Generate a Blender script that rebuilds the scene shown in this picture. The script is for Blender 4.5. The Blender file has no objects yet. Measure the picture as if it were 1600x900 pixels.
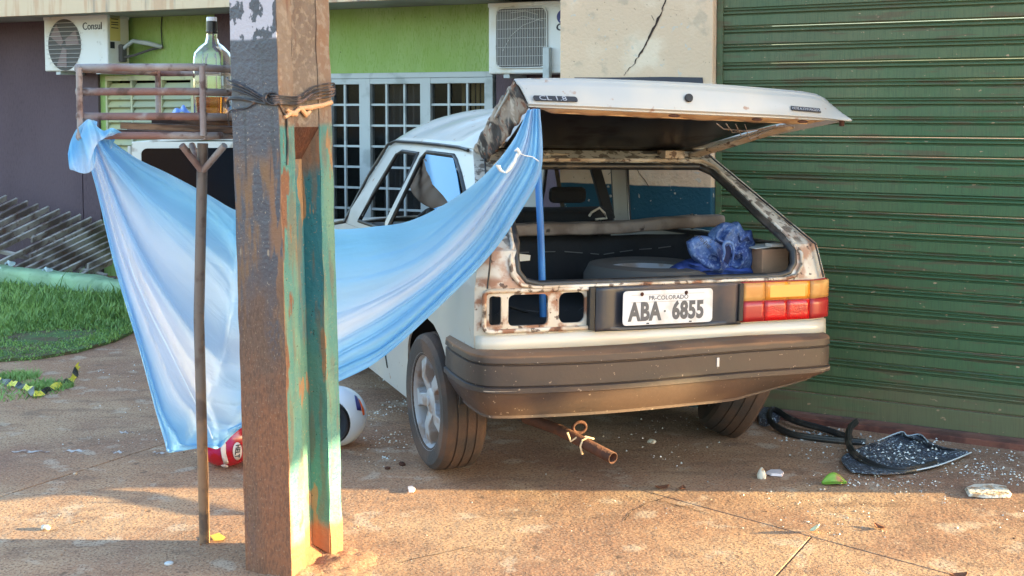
import bpy, bmesh, math, random
from math import sin, cos, tan, pi, radians as R, atan2, sqrt
from mathutils import Vector, Matrix, noise as MN
from mathutils.geometry import tessellate_polygon
random.seed(7)
SC = bpy.context.scene
COL = SC.collection
# ------------------------------------------------------------------ camera
FPX, CAMH, HOR, PITCH = 1850.0, 1.525, 172.0, 0.06      # focal length in photo pixels, eye height, horizon row
PY0 = HOR + FPX * tan(PITCH)
cam = bpy.data.cameras.new('camera'); camo = bpy.data.objects.new('camera', cam); COL.objects.link(camo)
cam.sensor_width = 36; cam.lens = 36 * FPX / 1600; cam.shift_y = -(450 - PY0) / 1600
cam.clip_start = .05; cam.clip_end = 400
camo.location = (0, 0, CAMH); camo.rotation_euler = (pi / 2 - PITCH, 0, 0)
SC.camera = camo
# ------------------------------------------------------------------ sky, sun, exposure
SUN_EL, SUN_AZ = R(8.6), atan2(-.02, 1.0)             # azimuth measured from +X
W = bpy.data.worlds.new('World'); SC.world = W; W.use_nodes = True
nt = W.node_tree; nt.nodes.clear()
sky = nt.nodes.new('ShaderNodeTexSky'); sky.sky_type = 'NISHITA'; sky.sun_disc = False
sky.sun_elevation = SUN_EL; sky.sun_rotation = pi / 2 - SUN_AZ
sky.air_density = 1.0; sky.dust_density = 1.7; sky.ozone_density = 1.6
bg = nt.nodes.new('ShaderNodeBackground'); bg.inputs[1].default_value = .15
wo = nt.nodes.new('ShaderNodeOutputWorld')
nt.links.new(sky.outputs[0], bg.inputs[0]); nt.links.new(bg.outputs[0], wo.inputs[0])
sl = bpy.data.lights.new('sun', 'SUN'); sl.energy = 3.6; sl.angle = R(.53); sl.color = (1, .80, .40)
slo = bpy.data.objects.new('sun', sl); COL.objects.link(slo)
dv = Vector((cos(SUN_AZ) * cos(SUN_EL), sin(SUN_AZ) * cos(SUN_EL), sin(SUN_EL)))
slo.rotation_euler = dv.to_track_quat('Z', 'Y').to_euler(); slo.location = (9, 3, 8)
SC.view_settings.view_transform = 'Standard'; SC.view_settings.look = 'None'
SC.view_settings.gamma = 1; SC.view_settings.exposure = 3.05
SC.view_settings.use_curve_mapping = False

# ------------------------------------------------------------------ helpers: where a photo pixel lies in the world
_c, _s = cos(PITCH), sin(PITCH)
def ray(px, py):
    a = (px - 800) / FPX; b = (PY0 - py) / FPX
    return Vector((a, _c + b * _s, -_s + b * _c))
def P(px, py, d):
    r = ray(px, py); return Vector((0, 0, CAMH)) + r * (d / r.y)
def G(px, py, z=0):
    r = ray(px, py); return Vector((0, 0, CAMH)) + r * ((z - CAMH) / r.z)

# ------------------------------------------------------------------ helpers: materials
MATS = {}
def rgb(r, g, b):                       # sRGB 0-255 to linear
    f = lambda v: (v / 255 / 12.92) if v <= 10 else ((v / 255 + .055) / 1.055) ** 2.4
    return (f(r), f(g), f(b))
def M(name, col, rough=.6, metal=0., layers=(), bump=(), spec=.5, trans=0., alpha=1., coat=0., sss=None, world=False):
    if name in MATS: return MATS[name]
    m = bpy.data.materials.new(name); m.use_nodes = True; MATS[name] = m
    t = m.node_tree; n = t.nodes; L = t.links; b = n['Principled BSDF']
    tc = n.new('ShaderNodeTexCoord')
    cs = None; rs = None
    COORD = n.new('ShaderNodeNewGeometry').outputs['Position'] if world else tc.outputs['Object']
    def noise(sc, det=4, off=0, dist=0.):
        mp = n.new('ShaderNodeMapping'); L.new(COORD, mp.inputs[0])
        mp.inputs['Location'].default_value = (off * 3.1, off * 1.7, off * 2.3)
        if isinstance(sc, (int, float)): sc = (sc, sc, sc)
        mp.inputs['Scale'].default_value = sc
        x = n.new('ShaderNodeTexNoise'); x.inputs['Scale'].default_value = 1; x.inputs['Detail'].default_value = det
        x.inputs['Distortion'].default_value = dist
        L.new(mp.outputs[0], x.inputs['Vector']); return x.outputs['Fac']
    def math_(op, a, bb, clamp=False):
        x = n.new('ShaderNodeMath'); x.operation = op; x.use_clamp = clamp
        for i, v in enumerate((a, bb)):
            if isinstance(v, (int, float)): x.inputs[i].default_value = v
            else: L.new(v, x.inputs[i])
        return x.outputs[0]
    def step(v, th, soft):
        x = n.new('ShaderNodeMapRange'); x.interpolation_type = 'SMOOTHSTEP'
        L.new(v, x.inputs['Value']); x.inputs['From Min'].default_value = th - soft; x.inputs['From Max'].default_value = th + soft
        return x.outputs[0]
    sep = n.new('ShaderNodeSeparateXYZ'); L.new(COORD, sep.inputs[0])
    cs = n.new('ShaderNodeRGB').outputs[0]; cs.default_value = (*col, 1)
    rs = n.new('ShaderNodeValue').outputs[0]; rs.default_value = rough
    for i, l in enumerate(layers):
        f = noise(l.get('s', 5), l.get('det', 5), l.get('off', i + 1), l.get('dist', 0))
        f = step(f, l.get('th', .5), l.get('soft', .05))
        for ax, lo, hi, so in l.get('lim', ()):
            # limited to lo..hi along an axis with an uneven border
            c0 = math_('ADD', sep.outputs['xyz'.index(ax)], math_('MULTIPLY', math_('SUBTRACT', noise(14, 5, 9 + i), .5), so * 3))
            if lo is not None: f = math_('MULTIPLY', f, step(c0, lo, so))
            if hi is not None: f = math_('MULTIPLY', f, math_('SUBTRACT', 1, step(c0, hi, so)))
        f = math_('MULTIPLY', f, l.get('a', 1.), True)
        mx = n.new('ShaderNodeMix'); mx.data_type = 'RGBA'
        L.new(f, mx.inputs['Factor']); L.new(cs, mx.inputs['A']); mx.inputs['B'].default_value = (*l['c'], 1); cs = mx.outputs['Result']
        if 'r' in l:
            mr = n.new('ShaderNodeMix'); mr.data_type = 'FLOAT'
            L.new(f, mr.inputs['Factor']); L.new(rs, mr.inputs['A']); mr.inputs['B'].default_value = l['r']; rs = mr.outputs['Result']
    L.new(cs, b.inputs['Base Color']); L.new(rs, b.inputs['Roughness'])
    b.inputs['Metallic'].default_value = metal; b.inputs['Specular IOR Level'].default_value = spec
    b.inputs['Transmission Weight'].default_value = trans; b.inputs['Coat Weight'].default_value = coat
    b.inputs['Alpha'].default_value = alpha
    prev = None
    for i, (sc, st, *rest) in enumerate(bump):
        det = rest[0] if rest else 4
        bp = n.new('ShaderNodeBump'); bp.inputs['Strength'].default_value = st
        bp.inputs['Distance'].default_value = rest[1] if len(rest) > 1 else .01
        L.new(noise(sc, det, 20 + i), bp.inputs['Height'])
        if prev: L.new(prev, bp.inputs['Normal'])
        prev = bp.outputs[0]
    if prev: L.new(prev, b.inputs['Normal'])
    return m

# ------------------------------------------------------------------ helpers: meshes
def link(name, me, mat=None, parent=None, smooth=None):
    o = bpy.data.objects.new(name, me); COL.objects.link(o)
    if mat is not None and not me.materials: me.materials.append(mat)
    if smooth is not None:
        for p in me.polygons: p.use_smooth = True
        if smooth < 180: me.set_sharp_from_angle(angle=R(smooth))
    if parent is not None: o.parent = parent
    return o
class MB:
    def __init__(s): s.v = []; s.f = []; s.uv = None
    def add(s, vs, fs):
        k = len(s.v); s.v += [tuple(v) for v in vs]; s.f += [tuple(i + k for i in f) for f in fs]; return s
    def box(s, x0, x1, y0, y1, z0, z1, mtx=None):
        vs = [Vector((x, y, z)) for z in (z0, z1) for y in (y0, y1) for x in (x0, x1)]
        if mtx is not None: vs = [mtx @ v for v in vs]
        return s.add(vs, [(0, 2, 3, 1), (4, 5, 7, 6), (0, 1, 5, 4), (2, 6, 7, 3), (0, 4, 6, 2), (1, 3, 7, 5)])
    def bar(s, a, b, w, h, up=(0, 0, 1)):            # square bar from a to b
        a, b = Vector(a), Vector(b); d = (b - a).normalized(); sd = d.cross(Vector(up)).normalized(); u = sd.cross(d)
        vs = [p + sd * i * w / 2 + u * j * h / 2 for p in (a, b) for i, j in ((-1, -1), (1, -1), (1, 1), (-1, 1))]
        return s.add(vs, [(3, 2, 1, 0), (4, 5, 6, 7), (0, 1, 5, 4), (1, 2, 6, 5), (2, 3, 7, 6), (3, 0, 4, 7)])
    def tube(s, pts, r, n=10, cap=True, hollow=False):
        pts = [Vector(p) for p in pts]; rs = r if isinstance(r, (list, tuple)) else [r] * len(pts)
        ring = []; pu = None
        for i, p in enumerate(pts):
            d = (pts[min(i + 1, len(pts) - 1)] - pts[max(i - 1, 0)]).normalized()
            if pu is None: pu = d.orthogonal().normalized()
            pu = (pu - d * pu.dot(d)).normalized(); w = d.cross(pu)
            ring.append([p + (pu * cos(2 * pi * k / n) + w * sin(2 * pi * k / n)) * rs[i] for k in range(n)])
        vs = [v for q in ring for v in q]; fs = []
        for i in range(len(pts) - 1):
            for k in range(n): fs.append((i * n + k, i * n + (k + 1) % n, (i + 1) * n + (k + 1) % n, (i + 1) * n + k))
        if cap and not hollow: fs += [tuple(range(n))[::-1], tuple((len(pts) - 1) * n + k for k in range(n))]
        return s.add(vs, fs)
    def lathe(s, prof, n=32, mtx=None, arc=2 * pi):      # profile (r, z) about Z
        m = len(prof); vs = [Vector((r * cos(arc * k / n), r * sin(arc * k / n), z)) for k in range(n) for r, z in prof]
        if mtx is not None: vs = [mtx @ v for v in vs]
        return s.add(vs, [(k * m + i, ((k + 1) % n) * m + i, ((k + 1) % n) * m + i + 1, k * m + i + 1) for k in range(n) for i in range(m - 1)])
    def grid(s, fn, nu, nv):
        vs = [fn(i / nu, j / nv) for j in range(nv + 1) for i in range(nu + 1)]
        return s.add(vs, [(j * (nu + 1) + i, j * (nu + 1) + i + 1, (j + 1) * (nu + 1) + i + 1, (j + 1) * (nu + 1) + i) for j in range(nv) for i in range(nu)])
    def prism(s, poly, z0, z1, mtx=None):                # polygon in xy extruded in z
        n = len(poly); vs = [Vector((x, y, z)) for z in (z0, z1) for x, y in poly]
        if mtx is not None: vs = [mtx @ v for v in vs]
        return s.add(vs, [tuple(range(n))[::-1], tuple(range(n, 2 * n))] + [(i, (i + 1) % n, n + (i + 1) % n, n + i) for i in range(n)])
    def mesh(s, name='m'):
        me = bpy.data.meshes.new(name); me.from_pydata(s.v, [], s.f)
        bm = bmesh.new(); bm.from_mesh(me); bmesh.ops.remove_doubles(bm, verts=bm.verts, dist=1e-5)
        bmesh.ops.recalc_face_normals(bm, faces=bm.faces); bm.to_mesh(me); bm.free(); me.update(); return me
    def build(s, name, mat, parent=None, smooth=None, bevel=0, solid=0, loc=None):
        o = link(name, s.mesh(name), mat, parent, smooth)
        if solid: md = o.modifiers.new('s', 'SOLIDIFY'); md.thickness = solid; md.offset = 0
        if bevel: md = o.modifiers.new('b', 'BEVEL'); md.width = bevel; md.segments = 2; md.limit_method = 'ANGLE'; md.angle_limit = R(40)
        if loc is not None: o.location = loc
        return o
def panel(outer, holes, cuts, fn, thick, name, mat, parent=None, smooth=35, ndir=None):
    """sheet cut from a 2D outline with openings, subdivided along cuts [(axis, value)], bent by fn(u, v) and given thickness"""
    loops = [[Vector((x, y, 0)) for x, y in outer]] + [[Vector((x, y, 0)) for x, y in h] for h in holes]
    tri = tessellate_polygon(loops); flat = [v for l in loops for v in l]
    bm = bmesh.new(); vs = [bm.verts.new(v) for v in flat]
    for t in tri:
        try: bm.faces.new([vs[i] for i in t])
        except ValueError: pass
    for ax, val in cuts:
        co = Vector((val, 0, 0)) if ax == 0 else Vector((0, val, 0)); no = Vector((1, 0, 0)) if ax == 0 else Vector((0, 1, 0))
        bmesh.ops.bisect_plane(bm, geom=bm.verts[:] + bm.edges[:] + bm.faces[:], dist=1e-5, plane_co=co, plane_no=no)
    for v in bm.verts: v.co = Vector(fn(v.co.x, v.co.y))
    bmesh.ops.recalc_face_normals(bm, faces=bm.faces)
    if ndir is not None:
        tot = sum((f.normal * f.calc_area() for f in bm.faces), Vector())
        if tot.dot(Vector(ndir)) < 0: bmesh.ops.reverse_faces(bm, faces=bm.faces)
    if thick:
        bmesh.ops.solidify(bm, geom=bm.faces[:], thickness=thick)
    bmesh.ops.recalc_face_normals(bm, faces=bm.faces)
    me = bpy.data.meshes.new(name); bm.to_mesh(me); bm.free()
    return link(name, me, mat, parent, smooth)
def rrect(x0, x1, y0, y1, r, n=4):
    out = []
    for cx, cy, a0 in ((x1 - r, y1 - r, 0), (x0 + r, y1 - r, 90), (x0 + r, y0 + r, 180), (x1 - r, y0 + r, 270)):
        out += [(cx + r * cos(R(a0 + 90 * k / n)), cy + r * sin(R(a0 + 90 * k / n))) for k in range(n + 1)]
    return out
def interp(x, xs, ys):
    if x <= xs[0]: return ys[0]
    for i in range(len(xs) - 1):
        if x <= xs[i + 1]: return ys[i] + (ys[i + 1] - ys[i]) * (x - xs[i]) / (xs[i + 1] - xs[i])
    return ys[-1]
def spline(pts, t):                      # Catmull-Rom through pts, t in 0..1
    n = len(pts) - 1; x = min(max(t, 0), 1) * n; i = min(int(x), n - 1); f = x - i
    p0, p1, p2, p3 = pts[max(i - 1, 0)], pts[i], pts[i + 1], pts[min(i + 2, n)]
    return [.5 * (2 * b + (c - a) * f + (2 * a - 5 * b + 4 * c - d) * f * f + (3 * b - a - 3 * c + d) * f ** 3) for a, b, c, d in zip(p0, p1, p2, p3)]
def thing(name, label, cat, loc=(0, 0, 0), rot=(0, 0, 0), group=None):
    o = bpy.data.objects.new(name, None); COL.objects.link(o); o.location = loc; o.rotation_euler = rot
    o.empty_display_size = .1
    return tag(o, label, cat, group)
def tag(o, label=None, cat=None, group=None, kind=None):
    if label: o['label'] = label
    if cat: o['category'] = cat
    if group: o['group'] = group
    if kind: o['kind'] = kind
    return o
def text(name, s, size, mat, parent, mtx, ext=.001, sx=1., spacing=1., bold=0.):
    cu = bpy.data.curves.new(name, 'FONT'); cu.body = s; cu.size = size; cu.extrude = ext; cu.align_x = 'CENTER'; cu.align_y = 'CENTER'
    cu.space_character = spacing; cu.offset = bold; cu.resolution_u = 3
    to = bpy.data.objects.new('t', cu); COL.objects.link(to)
    dg = bpy.context.evaluated_depsgraph_get(); me = bpy.data.meshes.new_from_object(to.evaluated_get(dg))
    bpy.data.objects.remove(to)
    me.transform(mtx @ Matrix.Diagonal((sx, 1, 1, 1))); me.materials.clear()
    return link(name, me, mat, parent)
def frame(o, x, y, z):                    # matrix from origin and axes
    return Matrix(((x[0], y[0], z[0], o[0]), (x[1], y[1], z[1], o[1]), (x[2], y[2], z[2], o[2]), (0, 0, 0, 1)))
def fbm(v, sc, oct_=4):
    return MN.fractal(Vector(v) * sc, 1., 2., oct_)

# ================================================================== MATERIALS
WHT = rgb(205, 203, 196)
m_ground = M('pavement_concrete', (.37, .190, .100), .93, layers=[
    dict(c=(.25, .120, .072), s=.9, th=.5, soft=.14, a=.85, det=6), dict(c=(.45, .275, .155), s=1.7, th=.55, soft=.10, a=.75, det=8),
    dict(c=(.19, .095, .055), s=(4, 9, 4), th=.60, soft=.08, a=.6, det=9), dict(c=(.54, .42, .31), s=7, th=.62, soft=.05, a=.5, det=9), dict(c=(.50, .37, .25), s=150, th=.58, soft=.08, a=.4, det=3),
    dict(c=(.13, .065, .038), s=105, th=.575, soft=.05, a=.75, det=3), dict(c=(.10, .055, .035), s=13, th=.70, soft=.03, a=.7, det=7), dict(c=(.07, .045, .035), s=2.1, th=.69, soft=.05, a=.45, det=8)],
    bump=[(3, .3, 5, .02), (16, .35, 7, .010), (90, .6, 4, .003)])
m_soil = M('red_soil', (.20, .085, .04), .95, layers=[dict(c=(.30, .15, .08), s=6, th=.5, soft=.15)], bump=[(30, .8, 6, .02)])
m_crack = M('crack_dirt', (.035, .02, .014), .95)
m_stucco_green = M('green_stucco', rgb(146, 172, 104), .85, layers=[
    dict(c=rgb(156, 182, 116), s=(9, 9, 2), th=.5, soft=.2), dict(c=rgb(122, 154, 68), s=(90, 90, 22), th=.58, soft=.05, a=.55),
    dict(c=rgb(138, 170, 80), s=1.3, th=.55, soft=.15, a=.6), dict(c=rgb(50, 60, 30), s=22, th=.74, soft=.02, a=.6)],
    bump=[((120, 120, 26), .7, 5, .012)])
m_stucco_maroon = M('maroon_stucco', rgb(86, 70, 78), .85, layers=[
    dict(c=rgb(70, 56, 64), s=(90, 90, 22), th=.56, soft=.06, a=.6), dict(c=rgb(98, 82, 90), s=(1.5, 1.5, .6), th=.5, soft=.2, a=.6)],
    bump=[((120, 120, 26), .7, 5, .012)])
m_fascia = M('stained_fascia', rgb(214, 190, 158), .8, layers=[
    dict(c=rgb(120, 110, 105), s=(5, 5, .4), th=.60, soft=.05, a=.8), dict(c=rgb(190, 140, 105), s=(14, 14, 1.5), th=.56, soft=.08, a=.5)], bump=[(30, .3)])
m_soffit = M('grey_soffit', rgb(160, 160, 152), .8, layers=[dict(c=rgb(120, 118, 112), s=2, th=.55, soft=.1, a=.6)])
m_column = M('cream_column', rgb(206, 176, 146), .85, layers=[
    dict(c=rgb(196, 170, 142), s=2.2, th=.52, soft=.12, a=.6), dict(c=rgb(168, 150, 128), s=8, th=.62, soft=.05, a=.6, det=8),
    dict(c=rgb(222, 206, 182), s=3.7, th=.56, soft=.08, a=.5), dict(c=rgb(120, 102, 84), s=45, th=.69, soft=.02, a=.6),
    dict(c=rgb(12, 66, 84), s=.1, th=-.5, soft=.1, lim=(('z', None, 1.135, .004),)),
    dict(c=rgb(185, 175, 160), s=26, th=.68, soft=.02, a=.8)], bump=[(5, .25, 5, .02), (60, .6, 5, .006)])
m_shutter = M('green_shutter', rgb(72, 100, 68), .62, metal=.0, spec=.3, world=True, layers=[
    dict(c=rgb(58, 92, 62), s=(1.2, 1.2, 3), th=.5, soft=.2, a=.8), dict(c=rgb(100, 108, 76), s=(1.3, 1.3, .9), th=.52, soft=.14, a=.6), dict(c=rgb(104, 92, 74), s=(1, 1, 2), th=.45, soft=.2, a=.45, lim=(('z', 1.5, None, .4),)),
    dict(c=rgb(58, 76, 56), s=(240, 240, 8), th=.55, soft=.06, a=.45), dict(c=rgb(176, 146, 118), s=(30, 30, 60), th=.70, soft=.012, a=.9, r=.8),
    dict(c=rgb(92, 76, 60), s=(4, 4, 40), th=.60, soft=.05, a=.6, r=.8), dict(c=rgb(120, 96, 76), s=(2, 2, 6), th=.45, soft=.1, a=.4, r=.8, lim=(('z', None, .25, .08),))], bump=[((160, 160, 10), .3, 4, .004), (2.2, .5, 4, .03), (9, .25, 4, .01)])
m_steel_dark = M('dark_steel', rgb(60, 60, 58), .55, metal=.3)
m_sill = M('red_threshold', rgb(120, 72, 58), .85, layers=[dict(c=rgb(88, 52, 44), s=9, th=.5, soft=.1)], bump=[(50, .5)])
m_winframe = M('grey_window_frame', rgb(178, 186, 188), .5, layers=[dict(c=rgb(120, 128, 128), s=6, th=.58, soft=.08, a=.5)])
m_louver = M('louver_grey_green', rgb(168, 176, 156), .5, layers=[dict(c=rgb(190, 186, 128), s=1.1, th=.52, soft=.1, a=.6), dict(c=rgb(112, 116, 104), s=8, th=.6, soft=.06, a=.5)])
m_pane = M('window_pane', (.012, .014, .014), .08, spec=.22, alpha=.32)
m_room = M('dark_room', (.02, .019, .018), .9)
m_curtain = M('grey_curtain', (.20, .19, .195), .9)
m_curtain_y = M('yellow_blind', (.42, .33, .15), .8)
m_acwhite = M('ac_white', rgb(214, 216, 214), .5, layers=[dict(c=rgb(196, 178, 140), s=3, th=.6, soft=.12, a=.5), dict(c=rgb(150, 146, 138), s=14, th=.68, soft=.05, a=.5)])
m_acdark = M('ac_dark', rgb(84, 82, 80), .8)
m_acwire = M('ac_wire', rgb(188, 186, 182), .5)
m_yellow = M('yellow_sticker', rgb(205, 188, 110), .6)
m_ink = M('dark_ink', rgb(34, 36, 44), .6)
m_blueink = M('blue_ink', rgb(40, 44, 110), .5)
m_redink = M('red_ink', rgb(190, 40, 40), .5)
m_paleg = M('pale_green_paint', rgb(132, 160, 128), .7, layers=[
    dict(c=rgb(160, 196, 152), s=3, th=.5, soft=.15, a=.7), dict(c=rgb(205, 215, 210), s=12, th=.67, soft=.03, a=.8), dict(c=rgb(96, 130, 92), s=9, th=.63, soft=.04, a=.5)], bump=[(8, .5, 4, .03)])
m_slat = M('gate_slat', rgb(184, 176, 168), .45, layers=[dict(c=rgb(112, 100, 96), s=4, th=.5, soft=.12), dict(c=rgb(110, 74, 56), s=18, th=.62, soft=.05, a=.6)])
m_grass = M('grass_blades', (.15, .27, .06), .6, layers=[dict(c=(.24, .38, .09), s=2.5, th=.5, soft=.15), dict(c=(.07, .16, .035), s=9, th=.58, soft=.1, a=.8), dict(c=(.28, .26, .10), s=30, th=.66, soft=.05, a=.7)])

# ================================================================== GROUND
def clip(poly, p, n):
    out = []
    for i, a in enumerate(poly):
        b = poly[(i + 1) % len(poly)]; da = (a - p).dot(n); db = (b - p).dot(n)
        if da >= 0: out.append(a)
        if da * db < 0: out.append(a + (b - a) * (da / (da - db)))
    return out
gr = MB().grid(lambda u, v: (-80 + 160 * u, -70 + 160 * v, -.05), 8, 8).build('ground', m_soil); tag(gr, kind='structure')
pave = bpy.data.objects.new('pavement', None); COL.objects.link(pave); tag(pave, kind='structure')
dA = Vector((.73, -.683)).normalized(); nA = Vector((-dA.y, dA.x)); A0 = Vector((.777, 4.435))
dB = Vector((.50, .866)); nB = Vector((dB.y, -dB.x))
dC = Vector((.36, .93)).normalized(); nC = Vector((dC.y, -dC.x))
whole = [Vector(v) for v in ((-14, -2), (14, -2), (14, 9.3), (-14, 9.3))]
GAP = .003
MB().grid(lambda u, v: (-14 + 28 * u, -2 + 11.3 * v, -.005), 2, 2).build('joint_filling', m_soil, pave)
def slab(poly, w):
    if len(poly) < 3: return
    o = MB().prism([tuple(v) for v in poly], -.055, 0).build('slab', m_ground, pave)
    md = o.modifiers.new('b', 'BEVEL'); md.width = w; md.segments = 2; md.limit_method = 'ANGLE'; md.angle_limit = R(40)
def bands(poly, p, n, d, k0, k1):            # cut into bands of width d along n
    for k in range(k0, k1):
        q = clip(poly, p + n * (k * d + GAP), n); q = clip(q, p + n * ((k + 1) * d - GAP), -n)
        if len(q) > 2: yield k, q
for k, q in bands(whole, A0, nA, 3.4, -4, 5):
    if k == -1: base, nn, w_ = Vector((1.063, 4.14)), nB, 2.9
    elif k == 0: base, nn, w_ = Vector((-2.42, 5.6)), nC, 4.6
    else: base, nn, w_ = Vector((.4 * k, 4)), nB, 3.6
    for j, q2 in bands(q, base, nn, w_, -8, 8): slab(q2, .0025)
def ribbon(name, pts, wd, z, mat, parent, seed=0):
    b = MB(); rnd = random.Random(seed); P2 = []
    for i in range(len(pts) - 1):
        for t in range(5): P2.append(pts[i].lerp(pts[i + 1], t / 5) + Vector((rnd.uniform(-1, 1), rnd.uniform(-1, 1), 0)) * wd * 1.2)
    P2.append(pts[-1]); n = len(P2); vs = []
    for i, p in enumerate(P2):
        d = P2[min(i + 1, n - 1)] - P2[max(i - 1, 0)]; s = Vector((-d.y, d.x, 0)).normalized() * wd * (.15 + rnd.random()) * (.3 if i in (0, n - 1) else .6)
        vs += [p + s + Vector((0, 0, z)), p - s + Vector((0, 0, z))]
    b.add(vs, [(2 * i, 2 * i + 1, 2 * i + 3, 2 * i + 2) for i in range(n - 1)])
    return b.build(name, mat, parent)
for i, (pl, w_) in enumerate([([(975, 815), (985, 800), (1012, 786), (1050, 775)], .004), ([(0, 578), (28, 580), (45, 590), (70, 596), (110, 610)], .008),
                    ([(1124, 808), (1060, 790), (1010, 779)], .005), ([(45, 600), (48, 612), (40, 625)], .007),
                    ([(620, 880), (700, 862), (760, 850)], .003), ([(130, 815), (100, 822), (60, 840)], .003)]):
    ribbon('crack', [G(*p) for p in pl], w_, .0015, m_crack, pave, i)

# ================================================================== GREEN AND MAROON HOUSE (24 degrees), local x right along wall, local y into it
FA = R(24); FO = Vector((0, 9.5, 0))
fex, fey = Vector((cos(FA), -sin(FA), 0)), Vector((sin(FA), cos(FA), 0))
def FW(px, py, off=0.):
    r = ray(px, py); o = Vector((0, 0, CAMH)) - FO; t = (-off - o.dot(fey)) / r.dot(fey); w = o + r * t
    return w.dot(fex), w.z
house = thing('house', 'low house front in green and maroon stucco under a stained flat eave', 'house', FO, (0, 0, -FA))
def fx(px, off=0): return FW(px, 200, off)[0]
TOPZ = 2.38
def wallp(name, x0, x1, z0, z1, y0, mat, th=.18): return MB().box(x0, x1, y0, y0 + th, z0, z1).build(name, mat, house)
X_l, X_s, X_g, X_lw0, X_lw1, X_m, X_gr = fx(-420), fx(131), fx(158), fx(168), fx(312), fx(341), fx(440)
wz1 = FW(600, 114)[1]; wz0 = .45; gx0, gx1 = fx(436), fx(772)
wallp('maroon_wall', X_l, X_s - .006, -.05, TOPZ, -.03, m_stucco_maroon)
wallp('maroon_wall', X_s + .006, X_g, -.05, TOPZ, -.03, m_stucco_maroon)
wallp('green_wall', X_g, X_lw0, -.05, TOPZ, 0, m_stucco_green)
lz1 = FW(240, 118)[1]
wallp('green_wall', X_lw0, X_m, lz1, TOPZ, 0.002, m_stucco_green)
wallp('green_wall', X_lw1, X_m, -.05, lz1, 0, m_stucco_green)
wallp('green_wall', X_lw0, X_lw1 - .001, -.05, .399, .003, m_stucco_green)
wallp('maroon_wall', X_m, X_gr, -.05, TOPZ, -.03, m_stucco_maroon)
wallp('green_wall', X_gr, fx(776), wz1, TOPZ, 0, m_stucco_green)
wallp('green_wall', X_gr, fx(776), -.05, wz0, 0, m_stucco_green)
wallp('maroon_wall', fx(776), fx(960), -.05, TOPZ, -.01, m_stucco_maroon)
MB().box(X_l, fx(1100), -.66, .2, TOPZ + .001, TOPZ + .22).build('eave_slab', m_soffit, house)
MB().box(X_l, fx(1100), -.72, -.662, TOPZ - .012, TOPZ + .30).build('fascia', m_fascia, house)
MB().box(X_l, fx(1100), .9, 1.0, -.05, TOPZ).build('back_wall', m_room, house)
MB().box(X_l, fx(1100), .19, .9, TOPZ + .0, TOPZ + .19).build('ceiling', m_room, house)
# louvred window: three columns of slats
lw = bpy.data.objects.new('louver_window', None); COL.objects.link(lw); lw.parent = house
lz0 = .4; fr = MB()
cols = [(171, 207), (210, 251), (256, 301)]
fr.box(X_lw0, X_lw1, -.02, .05, lz1 - .045, lz1)
fr.box(X_lw0, X_lw1, -.02, .05, lz0, lz0 + .05)
for a, b in ((168, 171), (207, 210), (251, 256), (301, 312)): fr.box(fx(a), fx(b), -.021, .05, lz0 + .05, lz1 - .046)
fr.build('window_frame', m_louver, lw, bevel=.003)
pitch = .115; sm = None
for a, b in cols:
    z = lz1 - .11
    me = MB().add([Vector(v) for v in ()], []).box(fx(a) + .004, fx(b) - .004, -.006, .006, -.05, .05, Matrix.Rotation(R(-38), 4, 'X')).mesh('slat')
    me.materials.append(m_louver)
    while z > lz0 + .05:
        o = link('slat', me, None, lw); o.location = (0, .012, z); z -= pitch * .62
# grid window with small panes
gw = bpy.data.objects.new('grid_window', None); COL.objects.link(gw); gw.parent = house
rows_px = [131, 163.5, 196.5, 229.5, 262.5, 295.5, 328.5]
rz = [FW(640, y)[1] for y in rows_px]; rp = (rz[0] - rz[-1]) / 6
while rz[-1] - rp > wz0 + .05: rz.append(rz[-1] - rp)
leaves = [(474, 500, [474, 496.5], -.0), (500, 565, [521, 540, 564], 0), (578, 660, [581, 605, 633, 659], -.02), (672, 762, [675, 702, 731, 759], 0)]
leaves = [(440, 500, [445, 470, 496], .0)] + leaves[1:]
fb = MB(); mb_ = MB()
fb.box(gx0, gx1, -.03, .06, wz1 - .045, wz1); fb.box(gx0, gx1, -.03, .06, wz0, wz0 + .04)
zt, zb = wz1 - .046, wz0 + .041
edges = [436, 445, 496, 521, 564, 581, 659, 675, 759, 772]
for i in range(0, len(edges), 2): fb.box(fx(edges[i]), fx(edges[i + 1]), -.028, .05, zb, zt)
fb.box(fx(445), fx(759), -.024, .045, rz[0], zt - .0005)
fb.build('window_frame', m_winframe, gw, bevel=.004)
for a, b, cs, _ in leaves:
    for j, cpx in enumerate(cs[1:-1]):
        MB().box(fx(cpx) - .009, fx(cpx) + .009, -.012, .012, zb, rz[0]).build('muntin', m_winframe, gw)
    for z in rz[1:]:
        MB().box(fx(cs[0]), fx(cs[-1]), -.010, .010, z - .009, z + .009).build('muntin', m_winframe, gw)
    for j in range(len(cs) - 1):
        me = MB().box(fx(cs[j]), fx(cs[j + 1]), .013, .017, 0, -rp).mesh('pane'); me.materials.append(m_pane)
        for z in rz:
            if z - rp > zb: o = link('pane', me, None, gw); o.location.z = z
cw = MB().grid(lambda u, v: (fx(585) + (fx(655) - fx(585)) * u + .02 * v * sin(9 * u), .16 + .03 * sin(u * 42), wz1 - .1 - 1.5 * v), 80, 2); cw.build('curtain', m_curtain, house, 80)
cw = MB().grid(lambda u, v: (fx(520) + (fx(545) - fx(520)) * u, .16 + .02 * sin(u * 20), wz1 - .25 - .2 * v), 20, 2); cw.build('curtain', m_curtain, house, 80)
for k in range(9):
    x = fx(703) + k * .045; MB().box(x, x + .03, .22, .225, wz1 - .62, wz1 - .05).build('blind_strip', m_curtain_y, house)

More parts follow.
